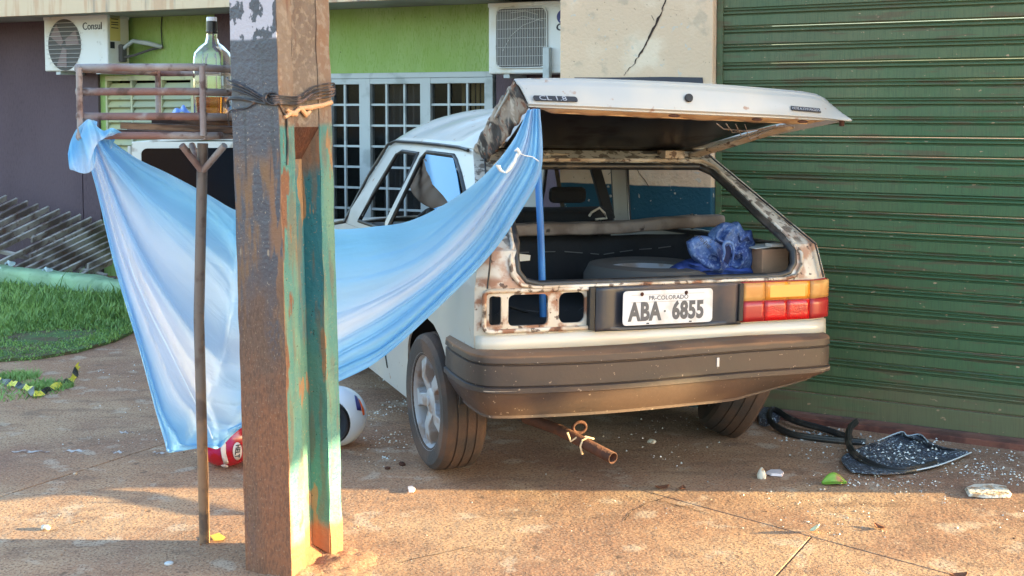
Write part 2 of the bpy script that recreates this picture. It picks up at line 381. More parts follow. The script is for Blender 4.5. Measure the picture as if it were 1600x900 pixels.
# air conditioners hang on the wall: things of their own
def ac_unit(label, px0, ytop, w, h, off, brand, fan_round):
    x0, z1 = FW(px0, ytop, off); o0 = FO + fex * x0 - fey * off
    t = thing('air_conditioner', label, 'air conditioner', (o0.x, o0.y, z1 - h), (0, 0, -FA), 'outdoor air conditioner units under the eave')
    dp = .28
    MB().box(0, w, 0, dp, 0, h).build('casing', m_acwhite, t, bevel=.012)
    MB().box(-.004, w + .004, -.004, dp + .004, h - .03, h + .004).build('top_cover', m_acwhite, t, bevel=.006)
    for fxx in (.12, w - .16): MB().box(fxx, fxx + .05, .02, dp + off - dp, -.03, -.001).build('bracket', m_winframe, t)
    if fan_round:
        cx, cz, r = .25, h * .48, .2
        mtx = Matrix.Translation((cx, -.002, cz)) @ Matrix.Rotation(R(90), 4, 'X') @ Matrix.Diagonal((.98, 1.18, 1, 1))
        MB().prism([(r * cos(2 * pi * k / 36), r * sin(2 * pi * k / 36)) for k in range(36)], -.001, .003, mtx).build('fan_opening', m_acdark, t)
        g = MB()
        for k in range(-5, 6):
            zz = k * .04; hw = r * .98 * sqrt(max(0, 1 - (zz / (r * 1.18)) ** 2)) + .02
            g.tube([(cx - hw, -.012, cz + zz), (cx, -.02, cz + zz), (cx + hw, -.012, cz + zz)], .0025, 5)
        g.build('fan_guard', m_acwire, t)
        bl = MB()
        for k in range(3):
            mt = mtx @ Matrix.Rotation(2 * pi * k / 3 + .5, 4, 'Z')
            bl.prism([(.02, -.02), (.16, -.09), (.18, .03), (.03, .03)], .0035, .006, mt)
        bl.build('fan_blade', M('fan_blade_pinkish', rgb(128, 112, 110), .7), t)
        text('brand_lettering', brand, .095, m_ink, t, frame((.585, -.003, h * .80), (1, 0, 0), (0, 0, 1), (0, -1, 0)), .0015, .85)
        sx = frame((w + .002, .085, h * .74), (0, 1, 0), (0, 0, 1), (1, 0, 0))
        MB().box(-.055, .075, -.10, .13, 0, .002, sx).build('sticker', m_yellow, t)
        MB().box(-.055, .0, -.17, -.11, 0, .002, sx).build('sticker', m_ink, t)
        for q in (.10, .07, .05, .02): MB().box(-.04, .05, q - .008, q, .0021, .003, sx).build('sticker_line', m_ink, t)
        vb = MB().box(w, w + .045, .13, .20, .08, .24); vb.build('valve_cover', m_acdark, t, bevel=.01)
        MB().tube([(w + .03, .16, .20), (w + .13, .18, .27), (w + .25, .24, .25), (w + .33, .33, .22)], [.018, .02, .022, .02], 8).build('hose', m_winframe, t, 60)
        MB().tube([(w + .03, .16, .12), (w + .12, .2, .14), (w + .25, .3, .2), (w + .33, .35, .22)], [.012] * 4, 8).build('hose', m_acdark, t, 60)
        MB().tube([(w + .33, .34, .22), (w + .31, .35, .4), (w + .34, .35, .6), (w + .30, .35, .72)], .005, 5).build('cable', m_ink, t, 60)
    else:
        gx, gz, gw_, gh = .07, .045, .42, h - .085
        pl = rrect(gx, gx + gw_, gz, gz + gh, .05)
        mtx = frame((0, -.002, 0), (1, 0, 0), (0, 0, 1), (0, -1, 0))
        MB().prism(pl, 0, .002, mtx).build('fan_opening', m_acdark, t)
        g = MB(); n = 30
        for k in range(1, n):
            x = gx + gw_ * k / n; g.box(x - .0018, x + .0018, -.018, -.014, gz + .012, gz + gh - .012)
        g.build('fan_guard', m_acwire, t)
        g = MB()
        for k in range(7): zz = gz + .02 + (gh - .04) * k / 6; g.box(gx + .005, gx + gw_ - .005, -.013, -.010, zz - .002, zz + .002)
        g.build('guard_rail', m_acwire, t)
        rim_ = MB()
        for i in range(len(pl)): a, b = pl[i], pl[(i + 1) % len(pl)]; rim_.tube([(a[0], -.012, a[1]), (b[0], -.012, b[1])], .006, 6)
        rim_.build('guard_rim', m_acwhite, t, 60)
        for pts in ([(.13, .18), (.2, .30), (.3, .38), (.46, .43)], [(.18, .42), (.3, .45), (.46, .41)], [(.2, .48), (.32, .49), (.42, .46)]):
            MB().tube([(x, -.021, z * h / .56) for x, z in pts], .0022, 5).build('bent_wire', m_acwire, t)
        mk = frame((0, -.0022, 0), (1, 0, 0), (0, 0, 1), (0, -1, 0))
        MB().prism(rrect(.525, .80, .06, h - .04, .02), 0, .002, mk).build('front_plate', m_acwhite, t)
        cx, cz = .625, h * .78
        MB().prism([(cx + .055 * cos(a_ * pi / 18), cz + .055 * sin(a_ * pi / 18)) for a_ in range(36)], .0022, .0035, mk).build('emblem', m_blueink, t)
        MB().prism([(cx - .002, cz - .05), (cx + .05, cz - .05), (cx + .05, cz + .01), (cx + .02, cz + .01), (cx + .01, cz - .02)], .0036, .0045, mk).build('emblem_mark', m_redink, t)
        MB().prism([(cx - .03, cz - .03), (cx - .008, cz - .03), (cx + .004, cz + .02), (cx - .018, cz + .02)], .0036, .0045, mk).build('emblem_mark', m_acwhite, t)
        text('brand_lettering', brand, .075, m_ink, t, frame((.665, -.005, h * .635), (1, 0, 0), (.12, 0, 1), (0, -1, 0)), .001, 1.15, bold=.002)
    return t
ac_unit('older white air conditioner with round fan opening, under the left end of the eave', 68, 27, .76, .50, .36, 'Consul', True)
ac_unit('white air conditioner with square barred grille, partly behind the cracked column', 763, 6, .82, .54, .36, 'GREE', False)
MB().box(fx(857, .3), fx(867, .3), -.42, -.36, FW(860, 124, .36)[1], FW(866, 74, .36)[1]).build('downpipe', m_winframe, house, bevel=.005)

# ================================================================== SHOP: column, roller shutter, upper wall (28.6 degrees)
BA = R(28.6); BO = Vector((1.289, 5.882, 0))
bex, bey = Vector((cos(BA), -sin(BA), 0)), Vector((sin(BA), cos(BA), 0))
def BW(px, py, off=0.):
    r = ray(px, py); o = Vector((0, 0, CAMH)) - BO; t = (-off - o.dot(bey)) / r.dot(bey); w = o + r * t
    return w.dot(bex), w.z
cL, cR = BW(875, 60, .06)[0], BW(1114, 60, .06)[0]
CORN = (Vector((3.54, 4.655, 0)) - BO).dot(bex)
SH0, SH1, SHT = cR + .004, CORN - .34, 2.62
shop = thing('shop_building', 'shop building wall with a cracked cream and teal corner column beside the green shutter', 'building', BO, (0, 0, -BA))
MB().box(cL, cR, -.06, .42, -.05, 6).build('column', m_column, shop, bevel=.006)
MB().box(SH1 + .003, CORN, -.06, .3, -.05, 6).build('pilaster', m_column, shop, bevel=.006)
MB().box(cR + .002, SH1 + .001, -.04, .25, SHT, 6).build('lintel_wall', m_column, shop)
MB().box(CORN - .2, CORN - .002, .302, 6, -.05, 6).build('side_wall', m_column, shop)
MB().box(cL + .01, cL + .2, .422, 3.2, -.05, 6).build('side_wall', m_column, shop)
MB().box(cL, CORN, .251, 6, 6.001, 6.2).build('roof', m_soffit, shop)
cr = [(1042, -20), (1039, 2), (1034, 18), (1024, 38), (1012, 62), (1004, 78), (995, 92), (990, 101), (980, 110), (974, 120)]
pts = [Vector((BW(x, y, .062)[0], 0, BW(x, y, .062)[1])) for x, y in cr]
rnd = random.Random(4); vs = []
fine = []
for i in range(len(pts) - 1):
    for t in range(4): fine.append(pts[i].lerp(pts[i + 1], t / 4) + Vector((rnd.uniform(-.004, .004), 0, rnd.uniform(-.003, .003))))
for i, p in enumerate(fine):
    w_ = .0045 * (.5 + rnd.random()) * (1.25 if 8 < i < 26 else .6); vs += [(p.x - w_, -.0625, p.z), (p.x + w_, -.0625, p.z)]
MB().add(vs, [(2 * i, 2 * i + 1, 2 * i + 3, 2 * i + 2) for i in range(len(fine) - 1)]).build('crack', m_crack, shop)
for cc, w_ in (([(950, 273), (958, 266), (965, 262)], .0015), ([(995, 262), (998, 270), (1008, 282), (1014, 292)], .002), ([(1018, 24), (1022, 32)], .0015), ([(1045, 14), (1060, 17), (1070, 15)], .001)):
    pv = [BW(x, y, .062) for x, y in cc]
    MB().add([(x + s_ * w_, -.0622, z) for x, z in pv for s_ in (-1, 1)], [(2 * i, 2 * i + 1, 2 * i + 3, 2 * i + 2) for i in range(len(pv) - 1)]).build('crack', m_crack, shop)
# dark strip painted across the column
bp_ = [BW(x, y, .06) for x, y in ((898, 121), (960, 121), (1040, 120), (1098, 121), (1099, 134), (1000, 134), (898, 134))]
MB().prism(bp_, 0, .004, frame((0, -.0602, 0), (1, 0, 0), (0, 0, 1), (0, -1, 0))).build('dark_strip', M('dark_strip', rgb(46, 46, 56), .6), shop)
MB().box(SH0, SH1, -.10, .05, -.05, .028).build('threshold', m_sill, shop, bevel=.004)
sh = thing('roller_shutter', 'dark green ribbed roller shutter, closed, right of the white car', 'roller shutter', BO, (0, 0, -BA))
prof = [(.010, -.001), (.009, .004), (0, .007), (-.001, .054), (.008, .0565), (.010, .0605), (.000, .0635), (-.004, .0665), (-.004, .0695), (.000, .0725), (.009, .0755), (.010, .079), (.001, .082), (-.002, .085), (.001, .088), (.010, .0895)]
PT = .0905
sv = MB(); n = len(prof)
xs = [SH0 + .03, (SH0 + SH1) / 2, SH1 - .03]
sv.add([(x, y, z) for x in xs for y, z in prof] + [(x, y + .004, z) for x in xs for y, z in prof],
       [(k * n + i, (k + 1) * n + i, (k + 1) * n + i + 1, k * n + i + 1) for k in (0, 1) for i in range(n - 1)] + [((k + 3) * n + i + 1, (k + 4) * n + i + 1, (k + 4) * n + i, (k + 3) * n + i) for k in (0, 1) for i in range(n - 1)])
sme = sv.mesh('slat'); sme.materials.append(m_shutter)
z = .13; i = 0
while z < SHT:
    o = link('slat', sme, None, sh); o.location = (0, .003 * sin(i * 2.4), z + .0012 * sin(i * 5.1)); o.rotation_euler = (.02 * sin(i * 3.3), .0012 * sin(i * 1.7), 0); z += PT; i += 1
MB().box(SH0 + .02, SH1 - .02, -.012, .004, .034, .128).build('bottom_bar', m_shutter, sh, bevel=.003)
MB().box(SH0 + .001, SH0 + .03, -.012, .02, .03, SHT).build('side_rail', m_shutter, sh)
MB().box(SH1 - .03, SH1 - .001, -.012, .02, .03, SHT).build('side_rail', m_shutter, sh)

# ================================================================== THE WHITE HATCHBACK (car coordinates: x right, y forward from the rear axle, z up)
CX, CY, PSI, ROLL = .361, 5.214, .375, -.022
def c2w(p): return Vector((CX + p[0] * cos(PSI) - p[1] * sin(PSI), CY + p[0] * sin(PSI) + p[1] * cos(PSI), p[2] + p[0] * tan(ROLL)))
def w2c(w):
    dx, dy = w[0] - CX, w[1] - CY; x = dx * cos(PSI) + dy * sin(PSI); return Vector((x, -dx * sin(PSI) + dy * cos(PSI), w[2] - x * tan(ROLL)))
def CU(px, py, ax, v):                     # where a photo pixel meets the car plane (axis = v)
    o = w2c(Vector((0, 0, CAMH))); e = w2c(Vector((0, 0, CAMH)) + ray(px, py)); d = e - o; return o + d * ((v - o[ax]) / d[ax])
m_paint = M('car_white_paint', rgb(172, 170, 165), .3, spec=.5, coat=.3, layers=[
    dict(c=rgb(196, 184, 166), s=3, th=.56, soft=.14, a=.6, r=.5), dict(c=rgb(150, 110, 84), s=16, th=.69, soft=.03, a=.8, r=.8, det=7), dict(c=rgb(90, 70, 60), s=60, th=.74, soft=.02, a=.7, r=.8)], bump=[(4, .12, 2, .01)])
m_frame = M('car_rusty_frame', rgb(206, 196, 182), .5, layers=[
    dict(c=rgb(170, 146, 120), s=6, th=.5, soft=.1, a=.8, r=.7), dict(c=rgb(128, 78, 50), s=(13, 13, 13), th=.56, soft=.04, a=.9, r=.85, det=8, lim=(('z', None, 1.0, .1),)),
    dict(c=rgb(80, 56, 44), s=26, th=.60, soft=.03, a=.85, r=.9, det=7), dict(c=rgb(60, 50, 46), s=9, th=.64, soft=.04, a=.7, r=.9, det=8)], bump=[(40, .4, 5, .006)])
m_rear = M('car_rear_paint', rgb(186, 178, 166), .32, coat=.2, layers=[
    dict(c=rgb(186, 168, 144), s=5, th=.56, soft=.12, a=.6, r=.6),
    dict(c=rgb(134, 86, 58), s=11, th=.535, soft=.05, a=.9, r=.85, det=8, lim=(('z', .668, .885, .012), ('x', None, -.30, .02))),
    dict(c=rgb(150, 104, 76), s=10, th=.52, soft=.06, a=.8, r=.85, det=8, lim=(('z', .84, 1.02, .012),)),
    dict(c=rgb(88, 74, 64), s=(20, 20, 14), th=.53, soft=.04, a=.85, r=.9, det=8, lim=(('z', .99, 1.6, .02),)),
    dict(c=rgb(70, 50, 40), s=34, th=.63, soft=.03, a=.9, r=.9, det=7, lim=(('z', .67, 1.6, .01),))], bump=[(40, .15, 5, .004)])
m_black = M('black_trim', (.012, .012, .013), .6, layers=[dict(c=(.06, .045, .035), s=9, th=.58, soft=.1, a=.7)])
m_rubber = M('seal_rubber', (.018, .017, .017), .45, layers=[dict(c=(.09, .07, .055), s=14, th=.58, soft=.08, a=.6)])
m_dark = M('car_interior_black', (.008, .008, .009), .85)
m_seat = M('seat_cloth', (.010, .010, .012), .9, bump=[(30, .4)])
m_beam = M('dusty_shelf_beam', rgb(126, 112, 102), .85, layers=[dict(c=rgb(80, 66, 56), s=7, th=.5, soft=.1, a=.7), dict(c=rgb(40, 30, 26), s=11, th=.64, soft=.03)], bump=[(20, .5, 5, .01)])
m_bumper = M('faded_bumper', rgb(58, 50, 47), .45, layers=[
    dict(c=rgb(76, 60, 50), s=(2, 2, 5), th=.5, soft=.15, a=.7, r=.65), dict(c=rgb(92, 66, 50), s=(2.5, 2.5, 3), th=.42, soft=.12, a=.6, r=.8, lim=(('z', None, .468, .02),)),
    dict(c=rgb(34, 34, 42), s=2, th=.52, soft=.1, a=.8, r=.4, lim=(('x', None, -.45, .1),)), dict(c=rgb(130, 96, 70), s=(3, 3, 3), th=.4, soft=.1, a=.8, r=.8, lim=(('z', .600, None, .005),)),
    dict(c=rgb(170, 150, 130), s=70, th=.70, soft=.02, a=.7)], bump=[(60, .2, 4, .004)])
m_tyre = M('tyre_rubber', rgb(52, 46, 44), .8, layers=[dict(c=rgb(92, 66, 50), s=5, th=.52, soft=.12, a=.7)], bump=[(80, .3)])
m_rim = M('silver_rim', rgb(150, 150, 154), .5, metal=.1, layers=[dict(c=rgb(128, 104, 86), s=11, th=.58, soft=.08, a=.8, r=.8)])
m_glass = M('sky_tint_glass', (.03, .20, .38), .04, spec=.15)  # blue base colour imitates the reflected sky
m_hglass = M('tailgate_glass', (.005, .005, .010), .3, spec=.15, layers=[dict(c=(.014, .012, .012), s=4, th=.60, soft=.08, a=.6, r=.6)])
m_amber = M('amber_lens', rgb(222, 140, 34), .25, coat=.5, bump=[((160, 2, 160), .5, 1, .004)], layers=[dict(c=rgb(200, 120, 40), s=7, th=.52, soft=.1, a=.7)]); m_amberd = M('dusty_amber_lens', rgb(186, 128, 66), .35, layers=[dict(c=rgb(206, 160, 96), s=9, th=.5, soft=.1)])
m_red = M('red_lens', rgb(205, 18, 22), .25, coat=.5, bump=[((160, 2, 160), .5, 1, .004)], layers=[dict(c=rgb(150, 12, 18), s=7, th=.55, soft=.1, a=.7)]); m_redd = M('dusty_red_lens', rgb(160, 34, 36), .35, coat=.3)
m_plate = M('plate_white', rgb(206, 204, 206), .5, layers=[dict(c=rgb(170, 160, 150), s=14, th=.58, soft=.08, a=.5)])
m_plateink = M('plate_letters', rgb(84, 84, 88), .6)
m_rust = M('rusty_metal', rgb(84, 48, 32), .85, metal=.2, layers=[dict(c=rgb(70, 42, 30), s=20, th=.5, soft=.1)], bump=[(60, .5)])
m_ivory = M('bounce_tinted_white', rgb(222, 190, 150), .6, layers=[dict(c=rgb(196, 150, 106), s=12, th=.56, soft=.08, a=.7), dict(c=rgb(90, 50, 36), s=20, th=.68, soft=.03)])  # whitish paint, tinted orange for warm light bounced off the ground

car = thing('hatchback_car', 'old white three door hatchback with open tailgate, missing left tail lamp and dark faded bumper', 'car', (CX, CY, 0), (0, -ROLL, PSI))
K1, K2 = w2c(BO + bex * cR - bey * .06), w2c(BO + bex * cL - bey * .06)
def crush(p, k=1.):
    """the right side is pushed in where the car struck the column"""
    x, y, z = p
    if y > K1.y - .06:
        lim = K1.x - .05 + (K2.x - K1.x) * min(1, max(0, (y - K1.y + .06) / (K2.y - K1.y)))
        if y > K2.y: lim = K2.x - .06
        lim += .012 * sin(9 * y + 4 * z) - .02
        if x > lim - .12: x = lim - .12 * math.exp(-(x - lim + .12) / .25)
    return Vector((x, y, z))
ZS = [.2, .5, .85, .98, 1.345]
def yrear(z): return interp(z, ZS, [-.60, -.62, -.615, -.585, .02])
def xside(z): return interp(z, [.2, .5, .84, .98, 1.345], [.745, .785, .785, .76, .575])
def frear(x, z): return Vector((x, yrear(z) + .035 * (max(0, abs(x) / xside(z) - .86) / .14) ** 2, z))
open_r = [(.47, 1.285), (.515, 1.262), (.548, 1.19), (.575, 1.10), (.610, 1.01), (.632, .955), (.628, .905), (.598, .868), (.54, .856)]
hatch_hole = [(x, z) for x, z in open_r] + [(-x, z) for x, z in open_r[::-1]]
lamp_holes = [rrect(-.735, -.690, .705, .815, .012), rrect(-.662, -.500, .70, .818, .02), rrect(-.455, -.345, .702, .82, .028)]
panel([(-.785, .50), (.785, .50), (.785, .84), (.76, .98), (.575, 1.345), (-.575, 1.345), (-.76, .98), (-.785, .84)], [hatch_hole] + lamp_holes,
      [(1, .85), (1, .98), (1, .91), (1, 1.1), (1, 1.22)] + [(0, s * v) for s in (-1, 1) for v in (.68, .71, .74, .765)], frear, .012, 'rear_panel', m_rear, car, 40, (0, -1, 0))
# raised rim round the missing lamp, inner channel round the hatch opening
b = MB()
rimp = [frear(x, z) + Vector((0, -.008, 0)) for x, z in rrect(-.755, -.322, .682, .834, .02)]
b.tube(rimp + [rimp[0]], .009, 8); b.build('lamp_rim', m_frame, car, 60)
b = MB(); pts = [frear(x * .985, z) + Vector((0, .012, -.004)) for x, z in hatch_hole]; b.tube(pts + [pts[0]], .016, 8); b.build('hatch_seal', m_rubber, car, 60)
b = MB(); pts = [frear(x * 1.03, z + (.022 if z > 1.2 else -.012)) + Vector((0, -.006, 0)) for x, z in hatch_hole]; b.tube(pts + [pts[0]], .008, 6); b.build('hatch_gutter', m_frame, car, 60)
for s in (-1, 1):                          # seam and folded outer edge of each rear pillar
    b = MB(); pts = [Vector((s * (xside(z) - .035), yrear(z) - .004, z)) for z in (.845, .92, .98, 1.1, 1.22, 1.33)]
    b.tube(pts, .004, 5); b.build('pillar_seam', m_black, car)
# hatch hinge mounts
for x in (-.35, .35): MB().box(x - .05, x + .05, -.05, .03, 1.315, 1.352).build('hinge', m_frame, car, bevel=.006)

# side panels: lower body and greenhouse, left as built, right crushed
def arch(cy, r, n=12): return [(cy + r * cos(pi - pi * k / n), .30 + r * sin(pi - pi * k / n)) for k in range(n + 1)]
lower = [(yrear(.9) + .002, .90), (yrear(.62), .62), (-.58, .50), (-.30, .462)] + [p for p in arch(0, .335) if not (p[0] < -.29)] + [(.345, .20), (2.0, .20)] + arch(2.36, .335) + [(2.97, .33), (3.0, .70), (1.52, .90)]
upper = [(yrear(.902), .902), (yrear(.98), .98), (yrear(1.345), 1.345), (1.27, 1.345), (1.35, 1.31), (1.51, .902)]
qwin = [(.06, 1.240), (.20, 1.293), (.26, 1.310), (.66, 1.312), (.70, 1.28), (.70, .95), (-.36, .95), (-.35, .985), (-.127, 1.159)]
dwin = [(.775, 1.30), (1.06, 1.303), (1.13, 1.285), (1.19, 1.10), (1.25, .935), (.765, .935)]
for s in (-1, 1):
    def fs(y, z, s=s):
        if y < yrear(z) + .035: y = yrear(z) + .036
        p = Vector((s * (xside(z) - .03 * max(0, (y - 2.2) / .8) ** 2), y, z)); return crush(p) if s > 0 else p
    cuts = [(1, .5), (1, .84)] + [(0, v) for v in (-.5, -.4, .4, .6, .8, 1., 1.2, 1.5, 1.8, 2.1, 2.6, 2.8)]
    panel(lower, [], cuts, fs, .01, 'body_side', m_paint, car, 40, (s, 0, 0))
    panel(upper, [qwin, dwin], [(1, .98), (1, 1.1), (1, 1.2)] + [(0, v) for v in (0, .2, .4, .6, .8, 1.0, 1.2, 1.4)], fs, .012, 'window_frame', m_paint, car, 40, (s, 0, 0))
    for wn in (qwin, dwin):                # rubber round each window
        b = MB(); pts = [fs(y, z) + Vector((-s * .002, 0, 0)) for y, z in wn]; b.tube(pts + [pts[0]], .011, 6); b.build('window_rubber', m_rubber, car, 60)
    b = MB(); pts = [fs(y, z) + Vector((s * .012, 0, .006)) for y, z in ((.07, 1.334), (.2, 1.343), (.5, 1.347), (.82, 1.348), (1.22, 1.345), (1.33, 1.325), (1.40, 1.16), (1.50, .905))]
    b.tube(pts, .008, 6); b.build('drip_rail', m_rubber, car, 60)
    b = MB(); pts = [fs(y, z) + Vector((s * .003, 0, 0)) for y, z in ((.74, .90), (.74, .5), (.70, .28))]; b.tube(pts, .003, 5); b.build('door_seam', m_black, car)
    b = MB(); pts = [fs(y, .56) + Vector((s * .008, 0, 0)) for y in (.40, .84, 1.4, 1.98)]; b.tube(pts, .014, 6); b.build('side_moulding', m_black, car)
# rear quarter glass that is left on the near side
shard = [(659, 241), (701, 247), (709, 275), (716, 306), (714, 330), (690, 335), (676, 326), (699, 318), (690, 306), (680, 296), (672, 288), (667, 276), (661, 266), (657, 252)]
def onside(px, py, s=-1):
    lo, hi = .5, .8
    for _ in range(40):
        m = (lo + hi) / 2; p = CU(px, py, 0, s * m)
        if xside(p.z) < m: hi = m
        else: lo = m
    return CU(px, py, 0, s * (m - .004))
sp = [onside(*q) for q in shard]
sp = [p + Vector((-.006 - .06 * (1.33 - p.z), 0, 0)) for p in sp]
bm = bmesh.new(); vs_ = [bm.verts.new(p) for p in sp]
for t in tessellate_polygon([sp]): bm.faces.new([vs_[i] for i in t])
bmesh.ops.recalc_face_normals(bm, faces=bm.faces); me = bpy.data.meshes.new('quarter_glass'); bm.to_mesh(me); bm.free()
o = link('quarter_glass', me, m_glass, car); md = o.modifiers.new('s', 'SOLIDIFY'); md.thickness = .004
tag(o, 'jagged piece of quarter window glass with the sky reflection painted in blue')

# roof, buckled up by the side impact
def roof(u, v):
    x = -.575 + 1.15 * u; y = .02 + 1.27 * v
    bk = min(1, max(0, (x + .575) / .48)); bk = 1 - (1 - bk) ** 1.8; ky = min(1, y / .22)
    z = 1.347 + .018 * (1 - (x / .575) ** 2) + .155 * bk * ky + .008 * sin(14 * y + 7 * x) * bk
    if abs(y - .42) < .03: z -= .012 * bk
    return crush((x, y, z))
MB().grid(roof, 30, 24).build('roof', m_paint, car, 60, solid=.01)
MB().grid(lambda u, v: roof(u, .03 + .94 * v) - Vector((0, 0, .045 + .05 * sin(pi * u) * (1 - v) + .05 * abs(sin(5 * u * pi + 1)) * (1 - v) ** 3)), 30, 10).build('headliner', M('sagging_headliner', rgb(84, 72, 66), .95, layers=[dict(c=rgb(50, 40, 36), s=5, th=.5, soft=.1)]), car, 60)
# windscreen surround, bonnet, front, floor
b = MB(); b.tube([(-.565, 1.27, 1.335), (-.4, 1.29, 1.40), (-.2, 1.29, 1.46)], .014, 8); b.build('windscreen_header', m_black, car)
def hood(u, v):
    x = (-.70 + 1.4 * u); y = 1.50 + 1.48 * v; z = .91 - .17 * v + .02 * (1 - (2 * u - 1) ** 2) + .03 * abs(sin(8 * u + 6 * v)) * (.4 + v)
    return crush((x, y, z))
MB().grid(hood, 20, 16).build('bonnet', m_paint, car, 60, solid=.008)
MB().grid(lambda u, v: crush((-.74 + 1.48 * u, 3.0 - .02 * sin(pi * u) + .02 * sin(12 * u + 9 * v), .32 + .42 * v)), 14, 6).build('front_panel', m_black, car, 60, solid=.02)
MB().grid(lambda u, v: crush((-.72 + 1.44 * u, .42 + 2.5 * v, .24)), 12, 14).build('floor_pan', m_dark, car, solid=.03)
MB().grid(lambda u, v: crush((-.74 + 1.48 * u, -.57 + .85 * v, .69)), 10, 8).build('boot_floor', m_dark, car, solid=.012)
for s in (-1, 1):
    panel([(-.59, .60), (.28, .60), (.28, .93), (-.45, .93), (-.575, .87)], [], [(0, 0), (0, .2)], lambda y, z, s=s: Vector((s * .725, y, z)), .01, 'boot_side_lining', m_dark, car)
# inner wheel houses
for s in (-1, 1):
    b = MB(); b.lathe([(.36, s * .52), (.37, s * .76)], 28, Matrix.Translation((0, 0, .30)) @ Matrix.Rotation(R(90), 4, 'Y') @ Matrix.Rotation(R(92), 4, 'Z'), pi * .98); b.f = [f for f in b.f if max(f) - min(f) < 8]; b.build('wheel_house', m_dark, car, 60, solid=.01)
# rear seat: back with a dusty torn top roll
MB().grid(lambda u, v: crush((-.64 + 1.28 * u, .235 + .05 * v + .012 * sin(u * 26), .60 + .34 * v)), 40, 6).build('seat_back', m_seat, car, 60, solid=.05)
bp = [CU(px, py, 1, .20) for px, py in ((772, 361), (830, 358), (900, 357), (960, 355), (1020, 350), (1075, 346), (1118, 345))]
b = MB(); b.tube([spline([tuple(p) for p in bp], k / 40) for k in range(41)], [.033 + .003 * sin(k * .9) + .003 * sin(k * 2.3) for k in range(41)], 12); b = MB()
def beamf(u, v):
    q = Vector(spline([tuple(p) for p in bp], v)); a = 2 * pi * u; c_, s__ = cos(a), sin(a)
    k_ = 1 + .04 * sin(v * 40) + .05 * fbm((v * 12, cos(a), sin(a)), 1.5)
    return q + Vector((0, .05 * abs(c_) ** .5 * (1 if c_ > 0 else -1), (.029 * abs(s__) ** .45 * (1 if s__ > 0 else -1)) * k_))
b.grid(beamf, 20, 60)
b.build('shelf_beam', m_beam, car, 70)
for q in (bp[2].lerp(bp[3], .5), bp[5]):
    b = MB(); b.tube([q + Vector((.003 * cos(a), .036 * cos(a), .036 * sin(a))) for a in [k * pi / 10 for k in range(21)]], .0022, 5); b.build('shelf_seam', m_black, car)
for px, py, w_ in ((905, 358, .07), (1060, 347, .045), (810, 364, .03)):
    q = CU(px, py, 1, .165); b = MB(); b.tube([q + Vector((-w_, 0, .002)), q + Vector((-w_ * .3, -.004, -.004)), q + Vector((w_ * .4, -.004, .001)), q + Vector((w_, 0, -.002))], [.002, .009, .008, .002], 6); b.build('torn_hole', m_dark, car)
b = MB(); pts = [CU(px, py, 1, .20) for px, py in ((790, 395), (830, 394), (872, 393), (915, 396), (935, 398), (960, 394), (990, 390), (1020, 388), (1050, 384))]
for i in range(0, len(pts) - 1):
    b = MB(); b.tube([pts[i].lerp(pts[i + 1], .1), pts[i].lerp(pts[i + 1], .75)], .0025, 5); b.build('piping', M('dusty_piping', rgb(86, 84, 84), .7), car)
b = MB(); b.bar(crush(CU(922, 262, 1, .74)), crush(CU(957, 343, 1, .74)), .055, .03, (0, 1, 0)); b.build('pillar_trim', m_dark, car, bevel=.005)
b = MB(); b.bar(CU(861, 262, 1, .70), CU(874, 332, 1, .70), .022, .004, (0, 1, 0)); b.build('seat_belt', m_black, car)
b = MB(); b.tube([CU(914, 338, 1, .5), CU(918, 332, 1, .5), CU(930, 325, 1, .5), CU(938, 333, 1, .5), CU(942, 341, 1, .5), CU(924, 343, 1, .5)], .006, 6); b.build('belt_buckle', m_frame, car, 60)
b = MB(); b.add([CU(799, 396, 1, -.1), CU(822, 399, 1, -.1), CU(821, 407, 1, -.1), CU(801, 409, 1, -.1)], [(0, 1, 2, 3)]); b.build('loose_trim', M('loose_white', rgb(206, 200, 190), .6), car, solid=.004)
b = MB()
for k in range(5): b.tube([CU(760 + 30 * k, 500, 1, -.35), CU(790 + 30 * k, 480 + 6 * (k % 2), 1, -.30), CU(830 + 22 * k, 492, 1, -.33)], .006, 6)
b.build('loose_wiring', m_black, car, 60)
# front seats, dashboard, steering wheel
for x in (-.36, .12):
    b = MB(); b.grid(lambda u, v, x=x: Vector((x - .24 + .48 * u, .80 - .17 * v - .05 * sin(pi * u), .42 + .62 * v)), 10, 8)
    b.build('front_seat', m_seat, car, 60, solid=.11, bevel=.02)
    MB().box(x - .10, x + .10, .58, .63, 1.07, 1.15).build('headrest', m_seat, car, bevel=.03)
b = MB(); b.grid(lambda u, v: Vector((-.68 + 1.0 * u, 1.16 + .36 * v, .80 + .11 * sin(pi * min(1, .15 + v)) )), 12, 8); b.build('dashboard', M('grey_dashboard', rgb(92, 92, 92), .7), car, 60, solid=.03)
MB().box(-.66, .28, 1.18, 1.4, .55, .80).build('dash_lower', m_dark, car, bevel=.01)
b = MB(); mt = Matrix.Translation((-.36, 1.02, .86)) @ Matrix.Rotation(R(60), 4, 'X')
rp_ = [mt @ Vector((.18 * cos(a * pi / 12), .18 * sin(a * pi / 12), 0)) for a in range(25)]; b.tube(rp_, .014, 8, cap=False); b.bar(mt @ Vector((-.17, 0, 0)), mt @ Vector((.17, 0, 0)), .03, .02); b.build('steering_wheel', m_black, car, 60)
